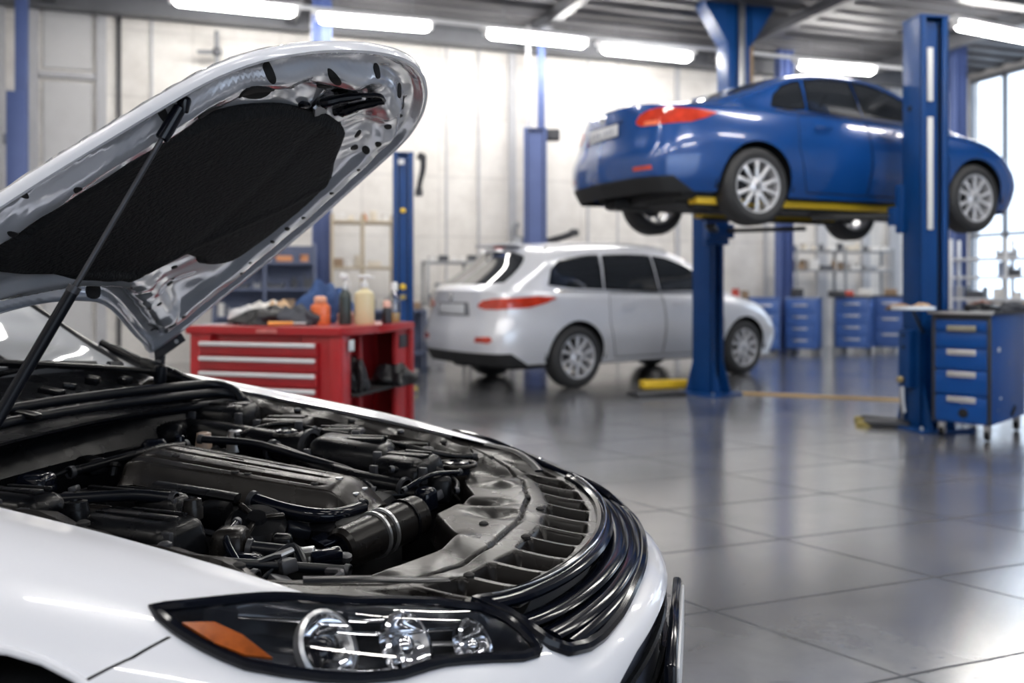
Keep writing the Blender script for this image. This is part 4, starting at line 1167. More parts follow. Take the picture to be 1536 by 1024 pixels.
# pulley-like round housing on the near side
b = BM(); lathe(b, [(0, .060), (.018, .060), (.022, .052), (.050, .048), (.062, .036), (.066, .0), (.055, -.05)], seg=32, M=axis_matrix((-.355, -.175, .700), (.25, -.35, .9))); rh = mk('throttle_housing', b, M_black, car)
b = BM()
for k in range(3):
    a = 2 * PI * k / 3; T = axis_matrix((-.355, -.175, .700), (.25, -.35, .9)) @ Matrix.Rotation(a, 4, 'Z'); box(b, (.036, 0, .052), (.04, .012, .01), bev=.003, M=T)
mk('housing_rib', b, M_black2, rh)
BX = [  # name, centre, size, rotation z, material
    ('coil_cover', (-.62, -.215, .765), (.30, .075, .06), -.12, M_black), ('coil_cover', (-.70, -.29, .755), (.24, .06, .055), -.2, M_black2),
    ('fuse_box', (-.50, -.36, .745), (.26, .14, .085), -.16, M_black), ('relay_box', (-.72, -.43, .79), (.20, .13, .10), -.05, M_black),
    ('bracket', (-.345, -.29, .725), (.07, .09, .06), .3, M_black2), ('bracket', (-.29, -.345, .70), (.09, .05, .05), -.3, M_gloss),
    ('connector', (-.265, -.235, .715), (.045, .035, .035), .4, M_black), ('connector', (-.20, -.27, .70), (.06, .04, .03), -.2, M_steel),
    ('battery_cover', (-.36, .36, .762), (.24, .16, .11), .05, M_black), ('filter_box', (-.185, .30, .742), (.16, .17, .10), -.25, M_black),
    ('strut_tower', (-.80, .49, .83), (.18, .15, .10), 0, M_black), ('strut_cap', (-.62, .50, .815), (.16, .12, .06), .1, M_black2),
    ('ecu_box', (-.46, .51, .790), (.16, .09, .06), .05, M_black), ('ecu_box', (-.26, .505, .755), (.18, .085, .05), .0, M_black2),
    ('bracket', (-.09, .27, .715), (.06, .05, .07), .3, M_black), ('bracket', (-.10, .18, .71), (.05, .06, .06), -.3, M_gloss),
    ('relay_box', (-.89, .36, .81), (.08, .12, .07), .3, M_black), ('bracket', (-.84, .20, .80), (.07, .07, .05), .5, M_gloss),
    ('bracket', (-.86, -.02, .80), (.08, .05, .04), -.4, M_black), ('bracket', (-.84, -.22, .80), (.07, .08, .05), .2, M_gloss),
]
for nm, c, sz, rz, m in BX:
    b = BM(); box(b, c, sz, rot=(random.uniform(-.08, .08), random.uniform(-.05, .12), rz), bev=min(sz) * .28, seg=3, taper=(.88, .82))
    o = mk(nm, b, m, car)
    if max(sz) > .12:
        b = BM(); box(b, (c[0], c[1], c[2] + sz[2] * .48), (sz[0] * .7, sz[1] * .18, .012), rot=(0, 0, rz), bev=.003)
        box(b, (c[0] + sz[0] * .1, c[1] + sz[1] * .22, c[2] + sz[2] * .48), (sz[0] * .5, sz[1] * .08, .012), rot=(0, 0, rz), bev=.003); mk('moulded_rib', b, m, o)
        for sx in (-1, 1):
            b = BM(); box(b, (c[0] + sx * sz[0] * .40, c[1] - sz[1] * .44, c[2] + sz[2] * .15), (.022, .012, .04), rot=(0, 0, rz), bev=.003); mk('spring_clip', b, M_darkm, o)
# caps and reservoirs
for (x, y, z, r, h, m) in ((-.57, .40, .80, .034, .03, M_gloss), (-.085, .40, .745, .036, .016, M_gloss), (-.70, .36, .80, .022, .03, M_steel), (-.76, .30, .80, .020, .03, mat('cap_tan', (.35, .26, .20), rough=.35)), (-.80, .25, .80, .014, .028, M_gloss), (-.42, -.30, .79, .018, .02, M_black2), (-.60, -.40, .80, .022, .02, M_black)):
    b = BM(); lathe(b, [(r * 1.1, -h), (r * 1.1, 0), (r, h * .3), (r * .9, h * .9), (r * .5, h), (r * .45, h * .7), (0, h * .7)], c=(x, y, z), seg=20); mk('filler_cap', b, m, car)
b = BM(); tube(b, [(-.57 + .042 * math.cos(a), .40 + .042 * math.sin(a), .815) for a in np.linspace(0, 2 * PI, 21)[:-1]], .007, seg=8, closed=True); mk('cap_ring', b, M_black2, car)
b = BM(); tube(b, [(-.085 + .052 * math.cos(a), .40 + .042 * math.sin(a), .752) for a in np.linspace(0, 2 * PI, 21)[:-1]], .006, seg=8, closed=True); mk('cap_ring', b, M_black2, car)
# ducts and hoses
HS = [([(-.92, .42, .80), (-.78, .40, .80), (-.62, .38, .785), (-.50, .40, .775)], .045), ([(-.56, .30, .79), (-.44, .25, .77), (-.30, .20, .75), (-.16, .20, .73)], .022),
      ([(-.85, -.10, .80), (-.80, .10, .81), (-.79, .26, .80)], .012), ([(-.74, .25, .82), (-.60, .27, .81), (-.45, .23, .79), (-.30, .21, .76), (-.22, .15, .73)], .010),
      ([(-.88, -.35, .80), (-.72, -.34, .80), (-.58, -.27, .80), (-.50, -.24, .79)], .012), ([(-.40, -.10, .76), (-.30, -.12, .745), (-.22, -.10, .735), (-.19, .0, .73)], .016),
      ([(-.30, -.30, .72), (-.22, -.28, .71), (-.15, -.24, .69)], .014), ([(-.44, -.42, .74), (-.30, -.42, .73), (-.20, -.36, .71), (-.10, -.30, .69)], .010),
      ([(-.36, -.24, .75), (-.33, -.33, .74), (-.26, -.40, .71)], .008), ([(-.20, .22, .77), (-.12, .30, .76), (-.06, .30, .73), (-.04, .24, .72)], .007),
      ([(-.14, .14, .74), (-.10, .22, .76), (-.06, .34, .745)], .006), ([(-.50, .46, .815), (-.36, .47, .80), (-.22, .43, .785), (-.12, .47, .76), (-.06, .50, .755)], .008),
      ([(-.95, .10, .79), (-.90, .30, .80), (-.84, .44, .83)], .010), ([(-.80, -.48, .79), (-.60, -.48, .77), (-.40, -.47, .745), (-.22, -.43, .71)], .013),
      ([(-.28, .06, .72), (-.20, .16, .72), (-.13, .22, .71)], .012), ([(-.68, .33, .82), (-.62, .44, .835), (-.52, .47, .82)], .006)]
for pts, r in HS:
    b = BM(); tube(b, pts, r, seg=12, smooth=6); h_ = mk('hose', b, random.choice([M_rubber, M_black, M_gloss]), car)
    for q in (pts[0], pts[-1]):
        b = BM(); lathe(b, [(r, -.006), (r * 1.25, -.005), (r * 1.25, .005), (r, .006)], seg=14, M=axis_matrix(q, Vector(pts[1]) - Vector(pts[0]))); mk('hose_clip', b, M_darkm, h_)
rnd = random.Random(11)
for i in range(95):
    x = rnd.uniform(-.92, -.08); y = rnd.choice([rnd.uniform(-.5, -.10), rnd.uniform(.18, .52), rnd.uniform(-.5, .52)])
    if -.70 < x < -.20 and -.09 < y < .2: continue
    z = .80 - .10 * (x + .9) / .8 + rnd.uniform(-.03, .012)
    m = rnd.choice([M_gloss, M_black, M_black2, M_darkm, M_rubber, M_black, M_steel if i % 5 == 0 else M_black])
    k = i % 4
    b = BM()
    if k == 0: box(b, (x, y, z), (rnd.uniform(.02, .06), rnd.uniform(.015, .04), rnd.uniform(.015, .03)), rot=(rnd.uniform(-.4, .4), rnd.uniform(-.4, .4), rnd.uniform(0, 3)), bev=.004); nm = 'connector'
    elif k == 1: lathe(b, [(.010, -.02), (.010, .0), (.014, .002), (.013, .010), (.006, .012), (0, .012)], seg=10, M=axis_matrix((x, y, z), (rnd.uniform(-.5, .5), rnd.uniform(-.5, .5), 1))); nm = 'bolt'
    elif k == 2: tube(b, [(x, y, z), (x + rnd.uniform(-.05, .05), y + rnd.uniform(-.05, .05), z + .012), (x + rnd.uniform(-.1, .1), y + rnd.uniform(-.08, .08), z - .02)], rnd.uniform(.004, .009), seg=8, smooth=4); nm = 'cable'
    else: box(b, (x, y, z), (rnd.uniform(.05, .09), rnd.uniform(.02, .035), .008), rot=(rnd.uniform(-.3, .3), rnd.uniform(-.5, .5), rnd.uniform(0, 3)), bev=.003); nm = 'mounting_tab'
    mk(nm, b, m, car)

# ---- bonnet
BA = R(33); BO = Vector((-1.15, 0, 1.04))
def B3(l, y, n): return np.stack([BO.x + l * math.cos(BA) - n * math.sin(BA), y + 0 * l, BO.z + l * math.sin(BA) + n * math.cos(BA)], 1)
OUTL = [(.27, 0), (.26, .1), (.22, .2), (.15, .33), (.085, .45), (.035, .55), (0, .605), (.0, .632), (.06, .632), (.15, .627), (.30, .602), (.46, .583), (.62, .558), (.74, .533), (.84, .506), (.94, .479), (1.03, .449), (1.10, .405), (1.165, .33), (1.205, .26), (1.235, .19), (1.258, .11), (1.268, .05), (1.271, 0)]
def sm2(pts, n=3): return [(p.x, p.y) for p in smooth_path([(a, b, 0) for a, b in pts], n)]
half = sm2(OUTL)
OUT = half + [(l, -y) for l, y in half[-2:0:-1]]
seg_a = np.array(OUT); seg_b = np.roll(seg_a, -1, axis=0)
def dist_poly(l, y, A=seg_a, Bq=seg_b):
    p = np.stack([l, y], 1)[:, None, :]; d = Bq - A
    t = np.clip(((p - A) * d).sum(2) / ((d ** 2).sum(1) + 1e-12), 0, 1)
    return np.sqrt((((A + t[..., None] * d) - p) ** 2).sum(2)).min(1)
PAD = [(.43, -.40), (.493, -.435), (.60, -.432), (.76, -.417), (.894, -.358), (.955, -.300), (.989, -.239), (1.015, -.165), (1.026, -.095), (1.034, 0), (1.034, .09), (1.015, .165), (.98, .215), (.92, .285), (.875, .345), (.79, .385), (.694, .405), (.60, .415), (.497, .41), (.46, .37), (.448, .303), (.472, .25), (.475, .178), (.43, .15), (.388, .132), (.375, .03), (.377, -.077), (.38, -.20), (.388, -.333)]
PADS = [(p.x, p.y) for p in smooth_path([(a, b, 0) for a, b in PAD + PAD[:1]], 3)][:-1]
pa = np.array(PADS); pb = np.roll(pa, -1, axis=0)
def crown(l, y): return .030 * (1 - (y / .64) ** 2) * sstep(1.28, 1.0, l) if False else .030 * np.clip(1 - (y / .64) ** 2, 0, 1) * (1 - sstep(.95, 1.27, l))
def inner_n(l, y):
    d = dist_poly(l, y)
    n = crown(l, y) - .030
    n = n + .020 * sstep(.010, .028, d) * (1 - sstep(.050, .070, d))          # hem then channel
    n = n - .012 * sstep(.060, .085, d) * (1 - sstep(.105, .140, d))          # raised frame rail
    n = n + .012 * sstep(.115, .165, d)
    # pressed ribs and dishes near the tip
    fr = sstep(.98, 1.08, l)
    th = np.arctan2(y, l - .80)
    n = n + .007 * fr * np.cos(th * 11) * sstep(.02, .06, d)
    for (cl, cy, rl, ry, h) in ((1.03, -.295, .045, .06, .014), (1.075, -.20, .03, .035, .012), (1.09, -.02, .055, .075, .022), (1.19, .10, .03, .05, .010), (1.13, .17, .04, .03, -.010),
                                (.95, -.36, .04, .03, .010), (1.09, .25, .03, .04, .009), (.80, -.46, .10, .015, -.008), (.60, -.49, .12, .014, .008), (.33, .36, .06, .06, .012), (.20, .47, .06, .035, -.014), (.30, .10, .03, .16, .010),
                                (1.16, -.17, .02, .08, -.008), (.26, -.25, .04, .10, .008), (.38, .45, .05, .04, -.008)):
        n = n + h * np.exp(-((l - cl) / rl) ** 2 - ((y - cy) / ry) ** 2)
    n = n + .0018 * np.sin(l * 38 + 3 * np.sin(y * 13)) * np.sin(y * 33 + 2 * np.sin(l * 11)) * sstep(.03, .08, d)
    return n
def hood_in(u, v): return B3(u, v, inner_n(u, v))
def hood_out(u, v):
    d = dist_poly(u, v)
    return B3(u, v, crown(u, v) + .004 - .012 * (1 - sstep(0, .022, d)) ** 2)
hs_o = Surf(fn=hood_out, dom=(-.02, 1.29, -.65, .65)); hs_i = Surf(fn=hood_in, dom=(-.02, 1.29, -.65, .65), flip=True)
Co = Cut(hs_o, 90, 90, [('hood', OUT)]); Ci = Cut(hs_i, 200, 200, [('hood', OUT), ('pad', PADS)])
b = Co.mesh(['hood'], 0)
lo = Co.boundary(['hood'])[0]
# rolled side wall joining the outer skin to the inner panel
ring2 = [Vector(B3(np.array([u]), np.array([v]), np.array([-.030]))[0]) for u, v in [tuple(Co.uv[i]) for i in []]]
hood = mk('bonnet', b, M_white, car, label='raised white bonnet', angle=60)
inner = Ci.mesh(['hood', 'pad'], 0); inner_nm = Ci.used_normals
M_inner = mat('bonnet_inner_paint', (.58, .60, .66), rough=.16, metal=.45, coat=.9, var=.05, scale=4)
mk('inner_panel', inner, M_inner, hood, normals=inner_nm, label='silvery pressed inner panel')
b = BM(); n = len(OUT)
for j, (n0, n1) in enumerate(((-.008, -.020), (-.020, -.031))):
    pass
rings = []
for (n_, grow) in ((-.008, 0.0), (-.010, .003), (-.022, .0035), (-.030, .001), (-.031, -.006)):
    ring = []
    for i in range(n):
        a0 = np.array(OUT[i - 1]); a1 = np.array(OUT[(i + 1) % n]); t = a1 - a0; t = t / (np.linalg.norm(t) + 1e-9); nn = np.array([t[1], -t[0]])
        c0 = np.array(OUT[i]);
        if nn @ (c0 - np.array([.65, 0])) < 0: nn = -nn
        q = c0 + nn * grow
        ring.append(b.verts.new(B3(np.array([q[0]]), np.array([q[1]]), np.array([n_ + float(crown(np.array([q[0]]), np.array([q[1]]))[0])]))[0]))
    rings.append(ring)
for r0, r1 in zip(rings, rings[1:]):
    for i in range(n): b.faces.new((r0[i], r0[(i + 1) % n], r1[(i + 1) % n], r1[i]))
bmesh.ops.recalc_face_normals(b, faces=list(b.faces))
mk('bonnet_hem', b, M_white, hood, angle=60)
# felt pad
def pad_fn(u, v):
    d = dist_poly(u, v, pa, pb); nn = inner_n(u, v)
    q = -.001 - .016 * sstep(0, .022, d)
    q = q - .005 * sstep(.02, .16, d) * (.5 + .5 * np.sin(u * 17 + 5 * v)) - .005 * np.exp(-((v - .55 * u + .13) / .018) ** 2) + .004 * np.exp(-((v + .3 * u - .33) / .03) ** 2)
    base_ = crown(u, v) - .030 + .003
    return B3(u, v, np.minimum(nn, base_ + .004) + q)
ps = Surf(fn=pad_fn, dom=(.36, 1.05, -.45, .43), flip=True); Cp = Cut(ps, 120, 120, [('pad', PADS)])
pad = mk('insulation_pad', Cp.mesh(['pad'], 0, .006), mat('felt_black', (.010, .0105, .012), rough=.75, var=.4, scale=30, bump=.5, bscale=90, spec=.3), hood, angle=60)
def on_in(l, y, lift=0.0):
    w = [(l, y)]; P = Vector(hs_i.P(w)[0]); N_ = Vector(hs_i.N(w)[0]); return P + N_ * lift, N_
def frame_at(l, y, lift=0.0, rot=0.0):
    P, N_ = on_in(l, y, lift); ex = Vector((math.cos(BA), 0, math.sin(BA))); ex = (ex - N_ * ex.dot(N_)).normalized(); ey = N_.cross(ex)
    M = Matrix((ex, ey, N_)).transposed().to_4x4(); M.translation = P
    return M @ Matrix.Rotation(rot, 4, 'Z')
def hole(l, y, rl, ry, rot=0.0, m=M_hole, nm='punched_hole', par=hood):
    b = BM(); rings = []
    for q, lf in ((0, .0012 + rl * .12), (.5, .0012 + rl * .12), (.93, .0012 + rl * .06), (1.0, -.001)):
        uv = [(l + q * (rl * math.cos(a) * math.cos(rot) - ry * math.sin(a) * math.sin(rot)), y + q * (rl * math.cos(a) * math.sin(rot) + ry * math.sin(a) * math.cos(rot))) for a in np.linspace(0, 2 * PI, 21)[:-1]]
        P_ = hs_i.P(uv) + hs_i.N(uv) * lf; rings.append([b.verts.new(tuple(p)) for p in P_] if q else [b.verts.new(tuple(P_[0]))])
    for k in range(20):
        b.faces.new((rings[0][0], rings[1][k], rings[1][(k + 1) % 20]))
        for r0, r1 in zip(rings[1:], rings[2:]): b.faces.new((r0[k], r1[k], r1[(k + 1) % 20], r0[(k + 1) % 20]))
    mk(nm, b, m, par)
HO = [(1.023, -.292, .030, .055, .1), (.948, -.350, .016, .034, -.3), (1.068, -.205, .012, .022, .2), (1.106, -.138, .009, .012, 0), (1.194, .101, .007, .016, .3), (1.173, .185, .008, .016, .1), (1.144, -.187, .006, .022, .2), (1.096, .25, .006, .010, 0),
      (1.027, .223, .005, .012, .8), (1.0, .318, .006, .012, .5), (.984, .290, .007, .010, .4), (.835, .40, .005, .008, 0), (.696, -.458, .007, .007, 0), (.626, -.504, .006, .010, 0), (.547, -.468, .006, .012, .2), (.413, .238, .007, .009, 0), (.327, .333, .008, .010, .3),
      (.184, .486, .012, .009, .2), (.285, .069, .012, .028, .1), (.27, .331, .006, .007, 0), (.662, .432, .006, .007, 0), (.60, .445, .005, .006, 0), (.72, .428, .005, .006, 0), (1.205, -.07, .006, .014, .3), (1.15, .055, .007, .012, .5), (.10, .53, .010, .006, .3), (.22, .50, .006, .006, 0),
      (.50, .47, .004, .006, 0), (.45, .49, .004, .006, 0), (1.04, .30, .005, .009, .5), (.90, -.435, .007, .014, .6), (1.13, .29, .004, .006, 0), (.36, .30, .004, .006, 0), (.94, .375, .004, .007, 0), (1.08, -.34, .006, .014, .5)]
for l, y, rl, ry, rt in HO:
    k_ = 1.5 if l > .96 and rl < .02 else 1.15
    hole(l, y, rl * k_, ry * k_, rt)
for (l, y) in ((.62, -.10), (.83, -.20), (.875, .27), (.60, .25), (.56, -.30), (.95, 0)):
    b = BM(); P = Vector(ps.P([(l, y)])[0]); N_ = Vector(ps.N([(l, y)])[0]); lathe(b, [(.009, -.002), (.009, .0010), (.004, .0015), (0, .001)], seg=14, M=axis_matrix(P, N_)); mk('pad_clip', b, M_hole, pad)
# lock striker near the tip: black loop frame, dark plate and silver tongue
def hp_(l, y, lift): return on_in(l, y, lift)[0]
b = BM(); tube(b, [hp_(1.150, -.045, .016), hp_(1.115, -.072, .022), hp_(1.075, -.085, .018), hp_(1.060, -.075, .010)], [.008, .010, .011, .008], seg=10, smooth=4); stk = mk('lock_striker', b, M_gloss, hood)
b = BM(); tube(b, [hp_(1.165, .040, .016), hp_(1.125, .040, .024), hp_(1.075, .040, .024), hp_(1.050, .030, .014)], [.007, .010, .012, .008], seg=10, smooth=4); mk('striker_arm', b, M_gloss, stk)
b = BM(); tube(b, [hp_(1.15, -.045, .014), hp_(1.17, 0, .014), hp_(1.165, .04, .014)], .005, seg=8, smooth=3); mk('striker_arm', b, M_gloss, stk)
b = BM(); box(b, (0, 0, 0), (.040, .045, .018), bev=.006, M=frame_at(1.118, -.012, .016, .2)); mk('striker_block', b, M_gloss, stk)
b = BM(); box(b, (0, 0, 0), (.085, .10, .006), bev=.002, M=frame_at(1.105, -.012, .006, .1)); mk('striker_plate', b, M_chrome, stk)
b = BM(); tube(b, [hp_(1.10, -.05, .010), hp_(1.09, -.03, .03), hp_(1.085, .01, .03), hp_(1.09, .035, .012)], .0045, seg=8, smooth=3); mk('striker_loop', b, M_darkm, stk)
b = BM(); prism(b, [(-.022, -.045), (.018, -.04), (.022, .035), (-.010, .05), (-.030, .01)], -.002, .004, frame_at(1.052, -.030, .012, .0)); tg = mk('striker_tongue', b, M_steel, stk)
b = BM(); prism(b, [(-.008, -.008), (.008, -.004), (-.004, .012)], .0041, .0050, frame_at(1.052, -.018, .012, .0)); mk('tongue_hole', b, M_hole, tg)
for (l, y) in ((1.09, .062), (1.06, .050), (1.04, -.105), (1.135, .058)):
    b = BM(); box(b, (0, 0, 0), (.016, .026, .012), bev=.004, M=frame_at(l, y, .006, .3)); mk('striker_block', b, M_gloss, stk)

# hinges at the rear corners
for s in (1, -1):
    b = BM(); prism(b, [(-.012, -.02), (.012, -.02), (.020, .06), (.006, .095), (-.012, .09), (-.018, .04)], -.004, .004, Matrix.Translation((-1.115, s * .635, .975)) @ Matrix.Rotation(R(90), 4, 'X'))
    box(b, (-1.075, s * .628, 1.035), (.11, .008, .028), rot=(0, -R(33), 0), bev=.002); hg = mk('bonnet_hinge', b, M_darkm, car)
    b = BM()
    for (x, z) in ((-1.115, .985), (-1.113, 1.045), (-1.05, 1.05)): cyl(b, (x, s * .622, z), (x, s * .648, z), .007, seg=10)
    mk('hinge_bolt', b, M_steel, hg)
    b = BM(); box(b, (-1.09, s * .62, .955), (.10, .03, .012), rot=(0, .15, 0), bev=.003); mk('hinge_foot', b, M_inner, hg)

# prop strut
top = on_in(.945, -.435, .012)[0]; base_ = Vector((-.66, -.64, .850))
d = (top - base_)
b = BM(); cyl(b, base_, base_ + d * .52, .0105, seg=18, bev=.002); sp = mk('bonnet_strut', b, M_rubber, car, label='black gas strut holding up the bonnet')
b = BM(); cyl(b, base_ + d * .50, base_ + d * .93, .0048, seg=14); mk('strut_rod', b, M_darkm, sp)
b = BM(); cyl(b, base_ + d * .515, base_ + d * .53, .0112, seg=18); mk('strut_collar', b, M_darkm, sp)
b = BM(); cyl(b, base_ + d * .90, base_ + d * .985, .0125, .0115, seg=16, bev=.002); mk('strut_socket', b, M_gloss, sp)
b = BM(); lathe(b, [(0, .012), (.012, .006), (.013, 0), (.008, -.02)], seg=12, M=axis_matrix(top, (0, 0, 1))); box(b, tuple(top + Vector((-.01, 0, .012))), (.05, .035, .006), rot=(0, -R(33), 0), bev=.002); mk('strut_bracket', b, M_gloss, sp)
# ------------------------------------------------------------------ the two-post lift that carries the blue car
CAR_O = Vector((1.73, 8.24, 0)); LA = R(23.6)
lift = thing('two_post_lift', 'blue two-post lift with yellow arms, holding the blue sedan up', 'car lift', tuple(CAR_O), LA)
Linv = Matrix.Rotation(-LA, 4, 'Z') @ Matrix.Translation(-CAR_O)
near_p = Linv @ at(1388, 7.65); far_p = Linv @ at(1062, 10.05)
def lift_column(P, rz, h, dep, wid, par, base=(.58, .52), m=M_liftblue, gus=True):
    """open channel on the local +x side; dep along x, wid along y"""
    T = Matrix.Translation(P) @ Matrix.Rotation(rz, 4, 'Z'); t = .022
    b = BM()
    box(b, (-dep / 2 + t / 2, 0, h / 2), (t, wid, h), bev=.005, M=T)
    for s in (-1, 1):
        box(b, (0, s * (wid / 2 - t / 2), h / 2), (dep, t, h - .002), bev=.005, M=T)
        box(b, (dep / 2 - t / 2, s * (wid / 2 - .028), h / 2), (t, .056, h - .004), bev=.005, M=T)
    box(b, (0, 0, h - .01), (dep + .01, wid + .01, .02), bev=.004, M=T)
    c = mk('lift_column', b, m, par)
    b = BM(); box(b, (dep / 2 - .055, 0, h / 2), (.012, wid - 2 * t, h - .1), M=T); mk('channel_back', b, m, c)
    for s in (-1, 1):
        b = BM(); box(b, (dep / 2 - .046, s * (wid / 2 - .064), h / 2), (.008, .016, h - .12), M=T); mk('channel_slot', b, M_hole, c)
    f = None
    if base:
        b = BM(); box(b, (0, 0, .012), (base[0], base[1], .024), bev=.006, M=T); f = mk('base_plate', b, m, par)
        for sx in (-1, 1):
            for sy in (-1, 1):
                b = BM(); lathe(b, [(.018, 0), (.018, .012), (.010, .012), (.010, .03), (0, .03)], seg=8, M=T @ Matrix.Translation((sx * (base[0] / 2 - .06), sy * (base[1] / 2 - .05), .022))); mk('anchor_bolt', b, M_steel, f)
    if gus:
        for sx in (-1, 1):
            for sy in (-1, 1):
                b = BM(); prism(b, [(0, 0), (sx * .13, 0), (0, .42)], -.007, .007, T @ Matrix.Translation((sx * (dep / 2 - .01), sy * (wid / 2 - .03), .02)) @ Matrix.Rotation(R(90), 4, 'X')); mk('foot_gusset', b, m, par)
    return c, T
ncol, NT = lift_column(near_p, R(-78) - LA, 3.54, .24, .275, lift)
fcol, FT = lift_column(far_p, R(-50) - LA, 3.36, .26, .24, lift)
M_strip = mat('white_guide_strip', (.80, .80, .79), rough=.5, var=.05)
for z0, z1 in ((2.81, 3.27), (1.71, 2.675)):
    b = BM(); box(b, (.24 / 2 - .043, -.012, (z0 + z1) / 2), (.012, .055, z1 - z0), bev=.003, M=NT)
    for k in range(int((z1 - z0) / .05)): box(b, (.24 / 2 - .036, .0, z0 + .03 + k * .05), (.004, .014, .006), M=NT)
    mk('guide_strip', b, M_strip, lift, label='white guide strip in the channel of the near column')
b = BM(); lathe(b, [(0, .004), (.022, .004), (.026, 0)], seg=16, M=NT @ Matrix.Translation((-.02, -.1385, 2.76)) @ Matrix.Rotation(R(90), 4, 'X')); mk('column_hole', b, M_hole, lift)
# low fittings on the near column: lock box, pipe, brass knob, lower panel, floor feet
b = BM(); box(b, (-.02, -.165, .60), (.15, .07, .50), bev=.01, M=NT); lb = mk('lock_cover', b, M_liftblue, lift)
for z in (.80, .70): b = BM(); lathe(b, [(0, .008), (.014, .008), (.018, 0)], seg=14, M=NT @ Matrix.Translation((-.02, -.198, z)) @ Matrix.Rotation(R(90), 4, 'X')); mk('cover_screw', b, M_hole, lb)
b = BM(); lathe(b, [(0, .05), (.02, .05), (.032, .03), (.03, .01), (.02, 0)], seg=18, M=NT @ Matrix.Translation((-.03, -.198, .42)) @ Matrix.Rotation(R(90), 4, 'X')); mk('brass_knob', b, mat('brass_dull', (.42, .33, .17), rough=.35, metal=.7), lift)
b = BM(); tube(b, [NT @ Vector(p) for p in ((-.10, -.15, .03), (-.105, -.16, .3), (-.10, -.155, .62), (-.07, -.15, .72))], .013, seg=10, smooth=4); mk('hydraulic_pipe', b, M_greym, lift)
b = BM(); tube(b, [NT @ Vector(p) for p in ((-.02, -.21, .36), (-.01, -.215, .25), (.0, -.205, .14))], .022, seg=10, smooth=3); mk('pipe_sleeve', b, M_steel, lift)
b = BM(); box(b, (-.16, -.06, .58), (.05, .06, .09), bev=.01, M=NT); mk('switch_box', b, M_hole, lift)
b = BM(); box(b, (-.15, -.03, .98), (.05, .05, .10), bev=.02, M=NT); mk('hook_pad', b, mat('tan_pad', (.50, .40, .26), rough=.6), lift)
for (x0, y0, x1, y1, w, nm) in ((-.12, -.10, -.46, -.30, .11, 'floor_foot'), (-.02, -.14, -.20, -.46, .13, 'floor_foot')):
    a = NT @ Vector((x0, y0, .035)); c_ = NT @ Vector((x1, y1, .03)); d = c_ - a
    b = BM(); T = Matrix.Translation((a + c_) / 2) @ Matrix.Rotation(math.atan2(d.y, d.x), 4, 'Z'); box(b, (0, 0, 0), (d.length, w, .05), bev=.012, M=T); ff = mk(nm, b, M_darkm, lift)
    b = BM(); lathe(b, [(.07, -.03), (.075, -.005), (.06, .008), (0, .008)], seg=18, c=tuple(c_)); mk('foot_pad', b, mat('worn_yellow', (.30, .24, .07), rough=.6, var=.4, scale=20), ff)
tt = Linv @ Vector((3.24, 7.20, 1.035))
b = BM(); TM = Matrix.Translation(tt) @ Matrix.Rotation(R(-8) - LA, 4, 'Z'); box(b, (0, 0, 0), (.34, .20, .018), bev=.004, M=TM); tr_ = mk('tool_tray', b, M_darkm, lift)
b = BM(); box(b, (0, -.10, .012), (.34, .008, .03), bev=.002, M=TM); mk('tray_rim', b, M_steel, tr_)
b = BM(); tube(b, [TM @ Vector((.05, .08, -.01)), TM @ Vector((.12, .16, -.12)), TM @ Vector((.20, .30, -.20))], .012, seg=8); mk('tray_bracket', b, M_darkm, tr_)
# carriages, arms and the yellow beams under the sills
for (C0, s) in ((near_p, -1), (far_p, 1)):
    b = BM(); box(b, (C0.x, C0.y - s * .15, 1.90), (.30, .08, .42), bev=.01); box(b, (C0.x, C0.y - s * .21, 1.84), (.34, .10, .16), bev=.01); cr = mk('carriage', b, M_liftblue, lift)
    for dx in (-1, 1):
        b = BM(); a = Vector((C0.x + dx * .10, C0.y - s * .24, 1.84)); c_ = Vector((C0.x + dx * .62, s * .57, 1.87)); d = c_ - a
        T = Matrix.Translation((a + c_) / 2) @ Matrix.Rotation(math.atan2(d.y, d.x), 4, 'Z'); box(b, (0, 0, -.01), (d.length, .10, .045), bev=.008, M=T); mk('lift_arm', b, M_under, lift)
    b = BM(); x0_, x1_ = (-.50, 2.2) if s < 0 else (.45, 2.2); box(b, ((x0_ + x1_) / 2, s * .63, 1.950), (x1_ - x0_, .13, .058), bev=.01); bm_ = mk('lift_beam', b, M_yellow, lift, label='yellow beam under the sill of the blue car')
    b = BM(); box(b, ((x0_ + x1_) / 2, s * .57, 1.908), (x1_ - x0_ - .05, .10, .03), bev=.006); mk('beam_flange', b, M_under, bm_)
    for dx in (.55, 1.15, 2.12):
        b = BM(); lathe(b, [(.05, 0), (.055, .004), (.05, .012), (0, .012)], seg=18, c=(dx, s * .57, 1.978)); mk('lift_pad', b, M_rubber, bm_)
b = BM(); tube(b, [Vector(p) for p in ((near_p.x, near_p.y + .12, 3.46), (near_p.x, near_p.y + .3, 3.50))], .01, seg=6); mk('cable_stub', b, M_black, lift)
